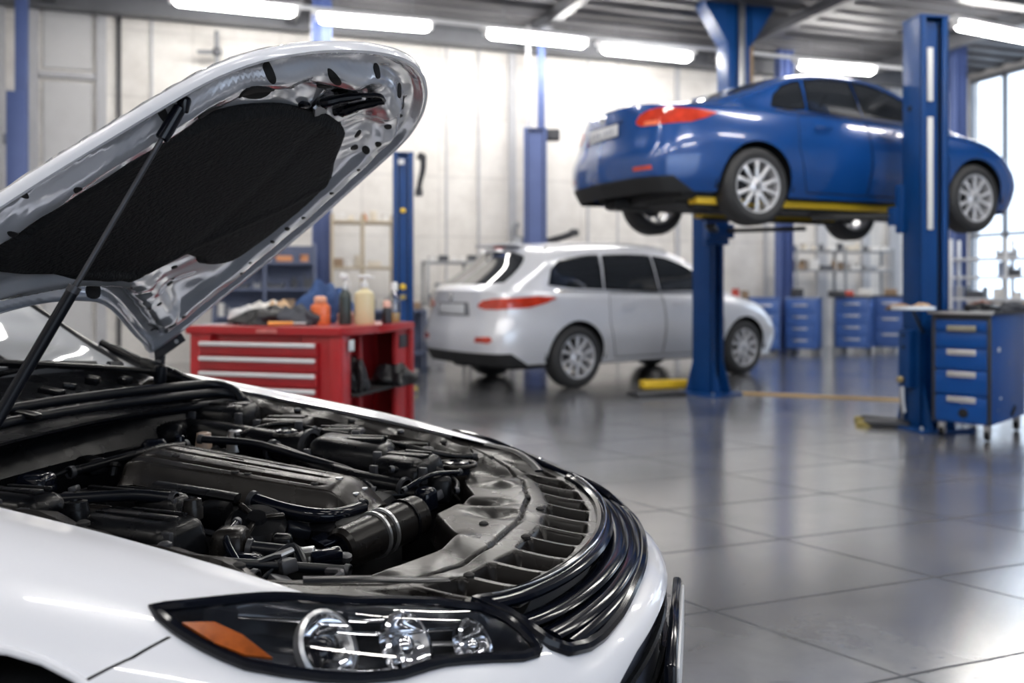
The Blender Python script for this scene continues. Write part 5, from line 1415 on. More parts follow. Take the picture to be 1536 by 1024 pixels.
# yellow cable cover across the floor and the yellow arm lying by the far foot
a = Linv @ at_floor(1112, 590); c_ = Linv @ at_floor(1350, 600); d = c_ - a
b = BM(); box(b, (0, 0, .009), (d.length, .07, .018), bev=.005, M=Matrix.Translation((a + c_) / 2) @ Matrix.Rotation(math.atan2(d.y, d.x), 4, 'Z')); mk('cable_cover', b, mat('worn_orange', (.62, .40, .16), rough=.5, var=.3, scale=3), lift, label='worn yellow cable cover on the floor between the columns')
b = BM(); a = Linv @ at_floor(962, 584); c_ = Linv @ at_floor(1032, 582)
d = c_ - a; box(b, (0, 0, .06), (d.length, .16, .09), bev=.012, M=Matrix.Translation((a + c_) / 2) @ Matrix.Rotation(math.atan2(d.y, d.x), 4, 'Z')); mk('floor_block', b, M_yellow, lift, label='yellow block at the foot of the far column')
b = BM(); box(b, (0, 0, .02), (.60, .30, .035), bev=.01, M=Matrix.Translation(Linv @ at_floor(985, 592)) @ Matrix.Rotation(-.1, 4, 'Z')); mk('floor_plate', b, M_darkm, lift)

# ------------------------------------------------------------------ further columns and posts
def post_thing(name, label, cat, P, rz, build, group=None):
    t = thing(name, label, cat, tuple(P), rz, group); build(t); return t
def b_left(t):
    lift_column(Vector((0, 0, 0)), 0, 2.78, .20, .235, t, base=(.34, .32), gus=False)
    for z, r in ((2.10, .030), (1.22, .035), (1.10, .032)):
        b = BM(); lathe(b, [(0, .012), (r * .6, .012), (r, .004), (r, 0)], seg=18, M=Matrix.Translation((.105, .0, z)) @ Matrix.Rotation(R(90), 4, 'Y')); mk('knob', b, M_yellow if z > 1.15 else mat('worn_yellow', (.30, .24, .07)), t)
    b = BM(); tube(b, [(0, .16, 2.72), (.02, .22, 2.74), (.02, .23, 2.60), (0, .19, 2.42), (0, .18, 2.28)], [.02, .045, .035, .03, .045], seg=10, smooth=4); mk('hanging_hose', b, M_darkm, t)
    b = BM(); box(b, (.02, 0, .03), (.30, .34, .05), bev=.01); mk('foot_block', b, mat('worn_yellow', (.30, .24, .07)), t)
    b = BM(); box(b, (.112, -.02, 2.66), (.006, .07, .06), bev=.002); mk('notice', b, M_plate, t)
post_thing('lift_post', 'blue lift post with yellow knobs standing behind the red tool chest', 'car lift', at(605, 10.3), R(-85), b_left)
def b_back(t):
    lift_column(Vector((0, 0, 0)), 0, 3.9, .34, .39, t, base=(.6, .6), m=M_dullblue, gus=False)
    b = BM(); box(b, (-.02, .10, 4.6), (.12, .13, 2.1), bev=.006); mk('upper_mast', b, M_dullblue, t)
    b = BM(); box(b, (.02, -.12, 4.6), (.08, .09, 2.1), bev=.006); mk('upper_mast', b, M_trimg, t)
    b = BM(); box(b, (.0, .30, 3.80), (.16, .24, .20), bev=.03); mk('motor_box', b, M_darkm, t)
    b = BM(); tube(b, [(.0, -.22, 1.80), (.02, -.34, 1.85), (.02, -.36, 2.2), (0, -.30, 2.3)], .05, seg=10, smooth=3); mk('bracket', b, M_greym, t)
    b = BM(); tube(b, [(.0, .20, 2.0), (.02, .42, 2.05), (.02, .62, 2.12)], [.05, .06, .06], seg=10, smooth=3); box(b, (.02, .66, 2.14), (.14, .16, .12), bev=.03); mk('swing_arm', b, M_darkm, t)
    b = BM(); box(b, (-.0, -.30, 1.9), (.2, .2, .35), bev=.03); mk('bracket_box', b, M_greym, t)
post_thing('lift_post', 'dull blue lift post with an upper mast behind the silver car roof', 'car lift', at(803, 15.05), R(-92), b_back)
def b_far_left(t):
    b = BM(); box(b, (0, .04, 2.85), (.18, .15, 5.7), bev=.006); mk('mast', b, M_dullblue, t)
    b = BM(); box(b, (.0, -.02, 1.95), (.22, .235, 3.9), bev=.008); mk('lower_column', b, M_dullblue, t)
    b = BM(); box(b, (.0, -.14, 3.25), (.12, .10, .14), bev=.01); mk('bracket', b, M_greym, t)
post_thing('steel_column', 'dull blue steel column at the far left edge beside the panelled door', 'column', at(28, 12.2), R(-70), b_far_left)
def simple_col(w, h, m=M_dullblue):
    def f(t):
        b = BM(); box(b, (0, 0, h / 2), (w * .7, .02, h)); 
        for s in (-1, 1): box(b, (0, s * w / 2, h / 2), (w * .7, .02, h))
        box(b, (0, 0, h / 2), (.02, w, h)); mk('mast', b, m, t)
        b = BM(); box(b, (0, 0, .015), (w * 1.5, w * 1.6, .03)); mk('foot_plate', b, m, t)
    return f
post_thing('steel_column', 'pale blue column behind the open bonnet, above the cluttered bench', 'column', at(483, 13.6), R(-80), simple_col(.27, 5.7))
post_thing('steel_column', 'blue column against the back wall below the raised blue car', 'column', at(1176, 16.75), R(-70), simple_col(.27, 5.7))
post_thing('steel_column', 'dark blue column in the corner beside the tall windows', 'column', at(1437, 16.4), R(-70), simple_col(.24, 5.7))
mast = thing('ceiling_mast', 'blue mast hanging from the roof behind the raised blue car, flared at the top', 'mast', tuple(at(1102, 14.2, 3.3)), R(16))
b = BM(); box(b, (0, 0, 1.22), (.10, .30, 2.44), bev=.006); box(b, (-.15, 0, 1.22), (.14, .34, 2.44), bev=.006); box(b, (.12, 0, 1.22), (.10, .34, 2.44), bev=.006); mk('mast_body', b, M_liftblue, mast)
b = BM(); box(b, (.01, -.20, 1.22), (.10, .06, 2.44), bev=.006); mk('chrome_rail', b, M_steel, mast)
b = BM(); box(b, (.23, -.05, 1.0), (.09, .12, 1.9), bev=.006); mk('brown_conduit', b, mat('brown_conduit', (.25, .17, .10), rough=.6), mast)
for s in (-1, 1):
    b = BM(); prism(b, [(s * .20, 1.75), (s * .20, 2.44), (s * .62, 2.44), (s * .60, 2.36)], -.16, .16, Matrix.Rotation(R(90), 4, 'X')); mk('top_bracket', b, M_liftblue, mast)
b = BM(); tube(b, [(0, 0, 0), (0, 0, 2.35)], .035, seg=8); 
hp = thing('hanging_pipe', 'thin grey pipe stub on the wall above the bonnet of the foreground car', 'pipe', tuple(W(px_s(325), .35, 2.9)), WA)
mk('pipe_run', b, M_greym, hp)
b = BM(); tube(b, [(-.30, 0, 2.0), (.08, 0, 2.02)], .035, seg=8); mk('cross_pipe', b, M_greym, hp); b = BM(); box(b, (0, 0, 2.02), (.12, .12, .14), bev=.03); mk('pipe_joint', b, M_darkm, hp)
b = BM(); tube(b, [(0, 0, 0), (0, 0, 2.6)], .045, seg=8)
hp = thing('hanging_pipe', 'pale pipe on the wall between the first two tube lamps', 'pipe', tuple(W(px_s(466), .3, 3.1)), WA); mk('pipe_run', b, M_lampwhite, hp)
# ------------------------------------------------------------------ red tool chest
CH = R(-17); c0 = Vector((-.915, 4.72, 0))
chest = thing('tool_chest', 'red tool chest with white drawer pulls and an open side bay', 'tool chest', tuple(c0), CH)
# local: -x along the front to the left, +y back; origin at the near right front corner of the top
w_, d_ = .95, .92
b = BM()
box(b, (-.60, .46, .50), (.68, .86, .93), bev=.01); box(b, (-.13, .075, .50), (.24, .12, .93), bev=.006); box(b, (-.13, .90, .50), (.24, .03, .93), bev=.004)
for x in (-.035, -w_ + .035, -w_ + .10): box(b, (x, .035, .49), (.07, .07, .94), bev=.008)
box(b, (-.10, .045, .49), (.06, .05, .94), bev=.006)
body_ = mk('chest_body', b, M_red, chest)
b = BM(); prism(b, [(-w_ - .02, -.02), (.01, -.02), (.05, .30), (.02, .42), (.05, .50), (.03, .93), (-w_ - .02, .93)], .955, 1.0)
bmesh.ops.bevel(b, geom=[e for e in b.edges], offset=.008, segments=2, affect='EDGES'); mk('worktop', b, M_red, chest, angle=30)
b = BM(); box(b, (-.44, -.022, .978), (.13, .003, .022), bev=.001); mk('worn_patch', b, mat('scuffed_red', (.50, .14, .13), rough=.6, var=.4, scale=60), body_)
M_redd = mat('red_drawer', (.33, .012, .016), rough=.4, coat=.3, var=.15)
for k in range(9):
    z = .915 - .083 * k
    b = BM(); box(b, (-.505, -.006, z - .035), (.735, .024, .076), bev=.004); dr_ = mk('drawer', b, M_redd, chest)
    b = BM(); box(b, (-.505, -.026, z - .012), (.728, .022, .024), bev=.006); mk('drawer_pull', b, mat('pull_white', (.78, .79, .81), rough=.25, metal=.35), dr_)
b = BM()     # side bay: back wall, floor, shelf, far post
box(b, (-.245, .50, .50), (.02, .76, .90)); box(b, (.005, .895, .49), (.05, .05, .93), bev=.006); box(b, (-.10, .90, .49), (.22, .03, .93)); box(b, (-.08, .55, .05), (.22, .74, .04)); box(b, (-.10, .40, .48), (.04, .035, .90), bev=.004)
box(b, (-.01, .80, .49), (.03, .20, .93), bev=.006)
mk('side_bay', b, mat('red_bay', (.30, .012, .016), rough=.45, var=.25), chest)
b = BM(); box(b, (-.08, .52, .62), (.20, .74, .016), bev=.003); mk('side_shelf', b, M_under, chest)
b = BM(); box(b, (.012, .10, .90), (.006, .06, .06), bev=.002); mk('notice', b, M_plate, chest)
b = BM(); box(b, (.008, .80, .885), (.006, .13, .08), bev=.002); mk('dark_label', b, M_darkm, chest)
for s in (-w_ + .08, -.08):
    for y in (.08, .80):
        b = BM(); cyl(b, (s - .02, y, .045), (s + .02, y, .045), .042, seg=16); mk('caster', b, M_rubber, chest)
CT = Matrix.Translation(c0) @ Matrix.Rotation(CH, 4, 'Z')
def on_chest(x, y, z=1.0): return tuple(CT @ Vector((x, y, z)))
# gloves and bag kept on the side shelf
def rag(name, label, cat, loc, rz, size, m, seed, group=None, lumps=5):
    rn = random.Random(seed); b = BM()
    bmesh.ops.create_icosphere(b, subdivisions=4, radius=1.0)
    ph = [rn.uniform(0, 6) for _ in range(8)]
    for v in b.verts:
        p = v.co.copy(); a = math.atan2(p.y, p.x)
        k = 1 + .22 * math.sin(lumps * a + ph[0]) + .14 * math.sin(3 * a + ph[1] + 4 * p.z) + .10 * math.sin(9 * p.x + ph[2]) * math.cos(7 * p.y + ph[3])
        zz = max(p.z, -.35); zz = zz * (1 + .35 * math.sin(6 * p.x + ph[4]) * math.cos(5 * p.y + ph[5]) + .15 * math.sin(13 * p.y + ph[6] + 6 * p.x))
        v.co = Vector((p.x * k * size[0] / 2, p.y * k * size[1] / 2, (zz + .35) / 1.35 * size[2]))
    o = mk(name, b, m, angle=70); o.location = loc; o.rotation_euler = (0, 0, rz); return tag(o, label, cat, group)
M_bagk = mat('black_bag', (.012, .013, .016), rough=.3, var=.4, bump=.4, bscale=25)
rag('plastic_bag', 'small black plastic bag on the side shelf of the red tool chest', 'bag', on_chest(-.07, .30, .631), .3, (.13, .22, .17), M_bagk, 3)
rag('work_glove', 'black work glove hanging over the right end of the chest side shelf', 'glove', on_chest(.0, .66, .631), 1.2, (.13, .26, .11), M_bagk, 5, lumps=6)
# things on the worktop
def bottle(name, label, loc, r, h, m, neck=.35, cap_m=None, cap_h=.03, cap_r=None, kind='cap', group=None, mats=None, oval=1.0):
    t = thing(name, label, 'bottle', loc, 0, group)
    b = BM(); lathe(b, [(0, 0), (r * .92, 0), (r, .008), (r * .99, h * .72), (r * .92, h * .82), (r * neck, h * .92), (r * neck * .9, h)], seg=28); 
    for v in b.verts: v.co.y *= oval
    body = mk('bottle_body', b, m, t)
    cm = cap_m or M_lampwhite; cr = cap_r or r * neck
    if kind == 'cap':
        b = BM(); lathe(b, [(cr, h - .004), (cr * 1.02, h), (cr, h + cap_h * .7), (cr * .7, h + cap_h), (0, h + cap_h)], seg=20); mk('bottle_cap', b, cm, t)
    elif kind == 'pump':
        b = BM(); lathe(b, [(cr, h - .01), (cr * 1.05, h + .02), (cr * .4, h + .024), (cr * .35, h + .048), (0, h + .048)], seg=20); mk('pump_collar', b, cm, t)
        b = BM(); box(b, (.0, 0, h + .056), (.075, .03, .020), bev=.008); box(b, (.045, 0, h + .05), (.03, .014, .012), bev=.004); mk('pump_head', b, cm, t)
    elif kind == 'spray':
        b = BM(); lathe(b, [(cr, h - .01), (cr, h + .015), (cr * .5, h + .03), (cr * .5, h + .05)], seg=16); mk('spray_collar', b, M_steel, t)
        b = BM(); box(b, (-.006, 0, h + .066), (.050, .028, .036), bev=.010, rot=(0, .3, 0)); mk('spray_head', b, cm, t)
        b = BM(); tube(b, [(.018, 0, h + .05), (.03, 0, h + .02), (.024, 0, h - .01)], .004, seg=6); mk('spray_trigger', b, cm, t)
    return t, body
M_cream = mat('cream_liquid_bottle', (.66, .58, .36), rough=.3, coat=.3, var=.04)
t, bd = bottle('pump_bottle', 'large cream pump bottle with white pump and label on the red tool chest', on_chest(-.09, .46), .060, .225, M_cream, kind='pump', oval=.8)
b = BM()
for k in range(2): pass
def curved_label(r, z0, z1, a0, a1, m, nm, par, oval=1.0, off=.001):
    b = BM(); prev = None
    for i in range(13):
        a = a0 + (a1 - a0) * i / 12; v = (b.verts.new(((r + off) * math.cos(a), (r + off) * math.sin(a) * oval, z0)), b.verts.new(((r + off) * math.cos(a), (r + off) * math.sin(a) * oval, z1)))
        if prev: b.faces.new((prev[0], v[0], v[1], prev[1]))
        prev = v
    return mk(nm, b, m, par)
curved_label(.056, .055, .135, -2.1, -1.0, mat('paper_label', (.78, .77, .74), rough=.5), 'bottle_label', bd, .8)
curved_label(.056, .060, .088, -1.35, -1.05, mat('label_yellow', (.80, .62, .06), rough=.5), 'label_patch', bd, .8, .002)
for k in range(5): curved_label(.056, .070 + .012 * k, .074 + .012 * k, -2.0, -1.5, M_plateink, 'label_text', bd, .8, .002)
t, bd = bottle('spray_bottle', 'dark ribbed spray bottle with white nozzle beside the cream pump bottle', on_chest(-.195, .42), .036, .215, mat('dark_green_plastic', (.03, .045, .045), rough=.35), kind='spray', neck=.5)
b = BM()
for k in range(11): lathe(b, [(.0325, .018 + k * .012), (.0345, .022 + k * .012), (.0325, .026 + k * .012)], seg=24)
mk('bottle_ribs', b, mat('dark_green_plastic', ()), bd)
t, bd = bottle('orange_bottle', 'squat orange bottle with a pale label left of the dark spray bottle', on_chest(-.335, .38), .060, .135, mat('orange_plastic', (.72, .16, .05), rough=.35, coat=.3, var=.15), kind='cap', neck=.62, cap_m=mat('cap_orange_pale', (.80, .42, .28), rough=.4), oval=.7)
curved_label(.055, .055, .10, -2.0, -1.1, mat('paper_label', ()), 'bottle_label', bd, .7)
t, bd = bottle('clear_bottle', 'slim clear bottle half full of amber fluid near the right end of the chest', on_chest(.0 - .045, .78), .040, .20, glass_mat('bottle_clear', (.80, .82, .84), .10, .05), kind='cap', neck=.55, cap_m=M_lampwhite, cap_h=.05)
b = BM(); lathe(b, [(0, .003), (.033, .003), (.034, .06), (0, .06)], seg=24); mk('amber_fluid', b, mat('amber_fluid', (.70, .45, .14), rough=.2, coat=.4), bd)
curved_label(.036, .075, .115, -2.2, -1.0, mat('grey_label', (.42, .44, .48), rough=.4), 'bottle_label', bd)
t, bd = bottle('small_bottle', 'small dark bottle with a pinkish cap behind the cream pump bottle', on_chest(-.01, .60), .03, .10, M_darkm, kind='cap', neck=.8, cap_m=mat('cap_pink', (.75, .45, .38), rough=.4), cap_h=.04)
rag('rag', 'crumpled blue cloth behind the orange bottle on the red tool chest', 'cloth', on_chest(-.44, .62), .4, (.30, .24, .22), mat('blue_cloth', (.035, .08, .22), rough=.8, var=.35, bump=.4), 9)
rag('rag', 'pinkish crumpled rag between the orange bottle and the spray bottle', 'cloth', on_chest(-.245, .52), 1.4, (.10, .10, .08), mat('pink_cloth', (.60, .36, .32), rough=.8), 12)
rag('work_glove', 'black glove lying flat at the left of the chest top', 'glove', on_chest(-.60, .30), .2, (.40, .20, .09), M_bagk, 21, lumps=6)
rag('rag', 'dark crumpled cloth in front of the blue cloth on the chest', 'cloth', on_chest(-.45, .30), -.3, (.24, .16, .10), mat('grey_cloth', (.05, .055, .07), rough=.7, var=.6), 23)
rag('rag', 'white and grey rag at the left end of the chest top', 'cloth', on_chest(-.80, .34), .6, (.20, .16, .09), mat('white_cloth', (.60, .60, .62), rough=.8, var=.35), 25)
rag('rag', 'tan rag lying among the tools on the chest', 'cloth', on_chest(-.66, .46), -.6, (.22, .14, .12), mat('tan_cloth', (.55, .38, .24), rough=.8, var=.3), 27)
rag('rag', 'pale folded paper towel on top of the gloves on the chest', 'cloth', on_chest(-.73, .42, 1.0), .1, (.30, .12, .115), mat('pale_cloth', (.72, .70, .68), rough=.8), 29)
def spanner(label, loc, rz, L_, m):
    t = thing('spanner', label, 'spanner', loc, rz)
    b = BM(); box(b, (0, 0, .005), (L_ * .7, .014, .007), bev=.002); mk('handle', b, m, t)
    for s in (-1, 1):
        b = BM(); prism(b, [(s * (L_ * .34), -.010), (s * (L_ * .40), -.020), (s * L_ * .50, -.017), (s * L_ * .45, -.005), (s * L_ * .45, .006), (s * L_ * .50, .017), (s * L_ * .40, .020), (s * L_ * .34, .010)], .001, .009); mk('jaw', b, m, t)
spanner('steel spanner at the left front edge of the red tool chest', on_chest(-.86, .14), .5, .20, M_steel)
spanner('dark spanner in front of the black glove on the red tool chest', on_chest(-.58, .13), -.2, .24, M_darkm)
ratchet = thing('ratchet', 'black ratchet handle with orange grip in front of the orange bottle', 'ratchet', on_chest(-.40, .15), .15)
b = BM(); cyl(b, (-.12, 0, .014), (.02, 0, .014), .012, .010, seg=12, bev=.003); mk('grip', b, mat('orange_grip', (.75, .32, .06), rough=.4), ratchet)
b = BM(); cyl(b, (.02, 0, .014), (.10, 0, .014), .006, seg=10); mk('shaft', b, M_steel, ratchet); b = BM(); lathe(b, [(0, 0), (.02, 0), (.02, .024), (0, .024)], seg=16, c=(.11, 0, .001)); mk('head', b, M_darkm, ratchet)
tape = thing('tape_roll', 'dark coil of hose standing behind the gloves on the chest', 'hose coil', on_chest(-.56, .70), .5)
b = BM(); 
for k in range(3): tube(b, [(.075 * math.cos(a), .075 * math.sin(a), .015 + .024 * k) for a in np.linspace(0, 2 * PI, 25)[:-1]], .012, seg=8, closed=True)
mk('coil', b, M_black, tape)

# ------------------------------------------------------------------ blue tool cabinet on the right
B_A = R(-45); k0 = Vector((3.74, 6.89, 0))
cab = thing('tool_cabinet', 'bright blue rolling tool cabinet with silver drawer handles beside the near lift column', 'tool cabinet', tuple(k0), B_A)
# local: front along -x, depth +y
b = BM(); box(b, (-.22, .45, .565), (.44, .90, .87), bev=.012); body_ = mk('cabinet_body', b, M_cabblue, cab)
b = BM()
for x in (-.014, -.426): box(b, (x, -.004, .57), (.03, .024, .87), bev=.004)
box(b, (-.22, -.003, .985), (.44, .02, .05), bev=.004); mk('front_frame', b, M_darkm, cab)
M_hand = mat('handle_silver', (.72, .72, .74), rough=.25, metal=.6)
for (z0, z1, hz, hm) in ((.865, .955, .905, mat('handle_brass', (.42, .38, .26), rough=.3, metal=.7)), (.735, .855, None, None), (.56, .725, .715, M_hand), (.36, .55, .54, M_hand), (.14, .35, .34, M_hand)):
    b = BM(); box(b, (-.22, -.010, (z0 + z1) / 2), (.385, .022, z1 - z0 - .008), bev=.005); dw = mk('drawer', b, M_cabblue, cab)
    if hz:
        b = BM(); box(b, (-.21, -.030, hz), (.215, .026, .012), bev=.004); box(b, (-.21, -.038, hz - .018), (.215, .010, .040), bev=.004)
        mk('handle', b, hm, dw)
        b = BM(); box(b, (-.21, -.0445, hz - .018), (.19, .003, .010)); mk('handle_slot', b, M_greym, dw)
b = BM(); lathe(b, [(0, .004), (.030, .004), (.038, .0)], seg=24, M=Matrix.Translation((-.20, -.021, .215)) @ Matrix.Rotation(R(90), 4, 'X')); mk('round_hole', b, M_hole, cab)
for (y, z, s_) in ((.18, .72, .05), (.22, .33, .03), (.16, .24, .02), (.55, .30, .02), (.45, .60, .02)):
    b = BM(); box(b, (.002, y, z), (.004, s_, s_ * .7), bev=.001); mk('side_sticker', b, M_plate if s_ > .025 else M_greym, body_)
b = BM(); box(b, (.004, .55, .20), (.012, .12, .04), rot=(.5, 0, 0), bev=.004); mk('side_clip', b, M_hole, cab)
for x in (-.39, -.05):
    for y in (.07, .83):
        b = BM(); cyl(b, (x - .016, y, .045), (x + .016, y, .045), .042, seg=16); cs_ = mk('caster', b, M_rubber, cab)
        b = BM(); box(b, (x, y, .10), (.05, .05, .05), bev=.006); box(b, (x - .022, y, .07), (.006, .04, .07)); box(b, (x + .022, y, .07), (.006, .04, .07)); mk('caster_fork', b, M_steel, cs_)
b = BM(); box(b, (-.215, .44, 1.012), (.49, .98, .024), bev=.004); mk('worktop', b, M_darkm, cab)
b = BM(); box(b, (-.215, -.052, 1.012), (.49, .008, .022), bev=.002); mk('worktop_edge', b, M_steel, cab)
KT = Matrix.Translation(k0) @ Matrix.Rotation(B_A, 4, 'Z')
def on_cab(x, y, z=1.024): return tuple(KT @ Vector((x, y, z)))
rag('rag', 'brown stained rag on the small tray fixed to the near lift column', 'cloth', (3.16, 7.20, 1.046), -.1, (.16, .12, .035), mat('brown_cloth', (.26, .16, .10), rough=.8, var=.4), 31)
rag('rag', 'tan rag at the right end of the tray on the near lift column', 'cloth', (3.33, 7.17, 1.046), -.3, (.13, .10, .04), mat('tan_cloth', ()), 33)
rag('plastic_bag', 'black crumpled bag in the middle of the blue cabinet worktop', 'bag', on_cab(-.14, .25), .6, (.30, .22, .06), M_bagk, 35)
rag('rag', 'reddish brown rag beside the black bag on the blue cabinet', 'cloth', on_cab(-.22, .50), .9, (.22, .18, .07), mat('rust_cloth', (.34, .16, .11), rough=.8, var=.3), 37)
rag('work_glove', 'dark glove with pale cuff at the right of the blue cabinet worktop', 'glove', on_cab(-.02, .62), 1.4, (.14, .26, .06), mat('grey_cloth', ()), 39)
spanner('steel spanner near the front corner of the blue cabinet worktop', on_cab(-.08, .06), .3, .22, M_steel)
spanner('dark spanner along the right edge of the blue cabinet worktop', on_cab(-.02, .36), 1.3, .24, M_darkm)
gr_ = thing('grinder', 'dark angle grinder with tan grip at the back of the blue cabinet worktop', 'power tool', on_cab(-.08, .80), .4)
b = BM(); cyl(b, (-.10, 0, .035), (.08, 0, .035), .03, .034, seg=16, bev=.006); mk('motor_body', b, M_darkm, gr_)
b = BM(); cyl(b, (.08, 0, .035), (.14, 0, .04), .026, seg=14, bev=.005); mk('gear_head', b, M_steel, gr_); b = BM(); cyl(b, (.12, 0, .03), (.12, -.08, .09), .014, seg=12, bev=.003); mk('grip', b, mat('tan_pad', ()), gr_)

# ------------------------------------------------------------------ cabinets, benches, racks along the back wall
def blue_cab(label, px, Z, w, d, h, rz, n, m, group=None, extra=None):
    t = thing('tool_cabinet', label, 'tool cabinet', tuple(at(px, Z)), rz, group)
    b = BM(); box(b, (-w / 2, d / 2, h / 2 + .05), (w, d, h - .10), bev=.02); bd_ = mk('cabinet_body', b, m, t)
    z = h - .06; hs = (h - .16) / n
    for k in range(n):
        b = BM(); box(b, (-w / 2, -.010, z - hs * (k + .5)), (w * .86, .024, hs - .018), bev=.006); dw = mk('drawer', b, m, t)
        b = BM(); box(b, (-w / 2, -.034, z - hs * k - .055), (w * .46, .024, .032), bev=.006); mk('handle', b, M_steel, dw)
    b = BM(); box(b, (-w / 2, d / 2, h + .015), (w + .03, d + .03, .03), bev=.006); mk('worktop', b, M_darkm if extra is None else extra, t)
    for x in (-w + .06, -.06):
        b = BM(); cyl(b, (x - .02, .07, .05), (x + .02, .07, .05), .05, seg=12); mk('caster', b, M_greym, t)
        b = BM(); cyl(b, (x - .02, d - .07, .05), (x + .02, d - .07, .05), .05, seg=12); mk('caster', b, M_greym, t)
    return t
M_cab2 = mat('cabinet_blue_far', (.045, .115, .36), rough=.42, var=.12)
blue_cab('dull blue cabinet just behind the nose of the silver car', 1170, 15.75, .52, .50, 1.0, R(-14), 4, M_cab2, extra=M_cab2)
blue_cab('blue cabinet on casters right of the silver car, pale top', 1224, 15.75, .55, .50, 1.0, R(-32), 4, M_cab2, extra=mat('pale_blue_top', (.20, .27, .48), rough=.4))
blue_cab('blue cabinet in the middle of the back row with a round disc on its drawers', 1304, 16.0, .60, .50, 1.02, R(-32), 4, M_cab2)
blue_cab('blue cabinet hidden partly by the near lift column', 1362, 16.25, .60, .50, 1.03, R(-24), 3, M_cab2)

def rack(label, px0, px1, Z0, Z1, z_levels, depth, m, name='shelf_rack', cat='shelves', top=None, back=False, sides=False, legs=True, shelf_m=None):
    A = at(px0, Z0); Bq = at(px1, Z1); d = Bq - A; L_ = d.length
    t = thing(name, label, cat, tuple(A), math.atan2(d.y, d.x))
    H_ = (top or max(z_levels) + .02)
    if legs:
        for x in (.02, L_ / 2, L_ - .02):
            for y in (.02, depth - .02):
                b = BM(); box(b, (x, y, H_ / 2), (.045, .045, H_), bev=.004); mk('rack_post', b, m, t)
    for z in z_levels:
        b = BM(); box(b, (L_ / 2, depth / 2, z - .02), (L_, depth, .04), bev=.004); mk('shelf', b, shelf_m or m, t)
    if back:
        b = BM(); box(b, (L_ / 2, depth - .01, H_ / 2), (L_, .015, H_ - .05)); mk('back_panel', b, m, t)
    M_ = Matrix.Translation(A) @ Matrix.Rotation(math.atan2(d.y, d.x), 4, 'Z')
    return t, M_, L_
CLM = [('orange', mat('box_orange', (.62, .27, .12), rough=.6)), ('white', mat('box_white', (.74, .73, .72), rough=.6)), ('dark grey', mat('box_dark', (.06, .065, .08), rough=.5)), ('red', mat('box_red', (.50, .07, .05), rough=.5)),
       ('pale blue', mat('box_pale_blue', (.35, .42, .58), rough=.5)), ('brown', mat('box_brown', (.30, .21, .14), rough=.7)), ('grey', mat('box_grey', (.34, .35, .38), rough=.5)), ('cream', mat('box_cream', (.70, .64, .54), rough=.6))]
ORD = ['leftmost', 'second', 'third', 'fourth', 'fifth', 'sixth', 'seventh', 'eighth', 'ninth']
def clutter(M_, L_, z, depth, place, seed, cols, hmax=.22, dens=1.0, x0=0.05, kinds=('box', 'can', 'bottle', 'bin')):
    rn = random.Random(seed); x = x0; made = []
    rzf = math.atan2(M_[1][0], M_[0][0])
    while x < L_ - .14:
        w = rn.uniform(.09, .26); h = rn.uniform(.07, hmax); k = rn.choice(kinds); cn, m = CLM[rn.choice(cols)]
        w = min(w, L_ - .06 - x)
        b = BM(); D_ = min(depth * .5, w)
        if k == 'box': box(b, (0, 0, h / 2), (w, D_, h), bev=.008); box(b, (0, -D_ / 2, h * .5), (w * .5, .006, h * .4)); nm = 'storage_box'
        elif k == 'can':
            r = min(w, .14) / 2; lathe(b, [(0, 0), (r, 0), (r, .01), (r * .97, .015), (r * .97, h - .015), (r, h - .01), (r, h), (r * .9, h), (r * .9, h - .008), (0, h - .008)], seg=18); nm = 'paint_can'; w = 2 * r
        elif k == 'bottle':
            r = min(w, .09) / 2; h = h * 1.2; lathe(b, [(0, 0), (r, 0), (r, h * .6), (r * .4, h * .8), (r * .4, h), (0, h)], seg=16); nm = 'fluid_bottle'; w = 2 * r
        else:
            prism(b, [(-w / 2, 0), (w / 2, 0), (w / 2, h * .9), (w / 2 - .01, h * .9), (w / 2 - .015, .012), (-w / 2 + .015, .012), (-w / 2 + .01, h * .9), (-w / 2, h * .9)], -D_ / 2, D_ / 2, Matrix.Rotation(R(90), 4, 'X')); box(b, (0, 0, h * .3), (w * .94, D_ * .98, h * .55)); nm = 'parts_bin'
        o = mk(nm, b, m); o.location = M_ @ Vector((x + w / 2, depth * rn.uniform(.34, .46), z + .001)); o.rotation_euler = (0, 0, rzf + rn.uniform(-.08, .08))
        made.append((o, cn, k)); x += w + rn.uniform(.03, .12) / dens
    for o, cn, k in made:
        same = [q for q in made if q[1:] == (cn, k)]
        if len(same) == 1: tag(o, 'the only %s %s %s' % (cn, k, place), k)
        else:
            i = [q[0] for q in same].index(o)
            tag(o, '%s %s%s %s %s' % (ORD[i], cn, '' , k, place) if i == 0 else '%s %s %s from the left %s' % (ORD[i], cn, k, place), k, '%s %ss %s' % (cn, k, place))
M_rackb = mat('rack_blue_grey', (.09, .115, .20), rough=.5, var=.15); M_rackg = mat('rack_grey', (.30, .31, .33), rough=.45, metal=.3); M_rackt = mat('rack_tan', (.45, .38, .28), rough=.6)
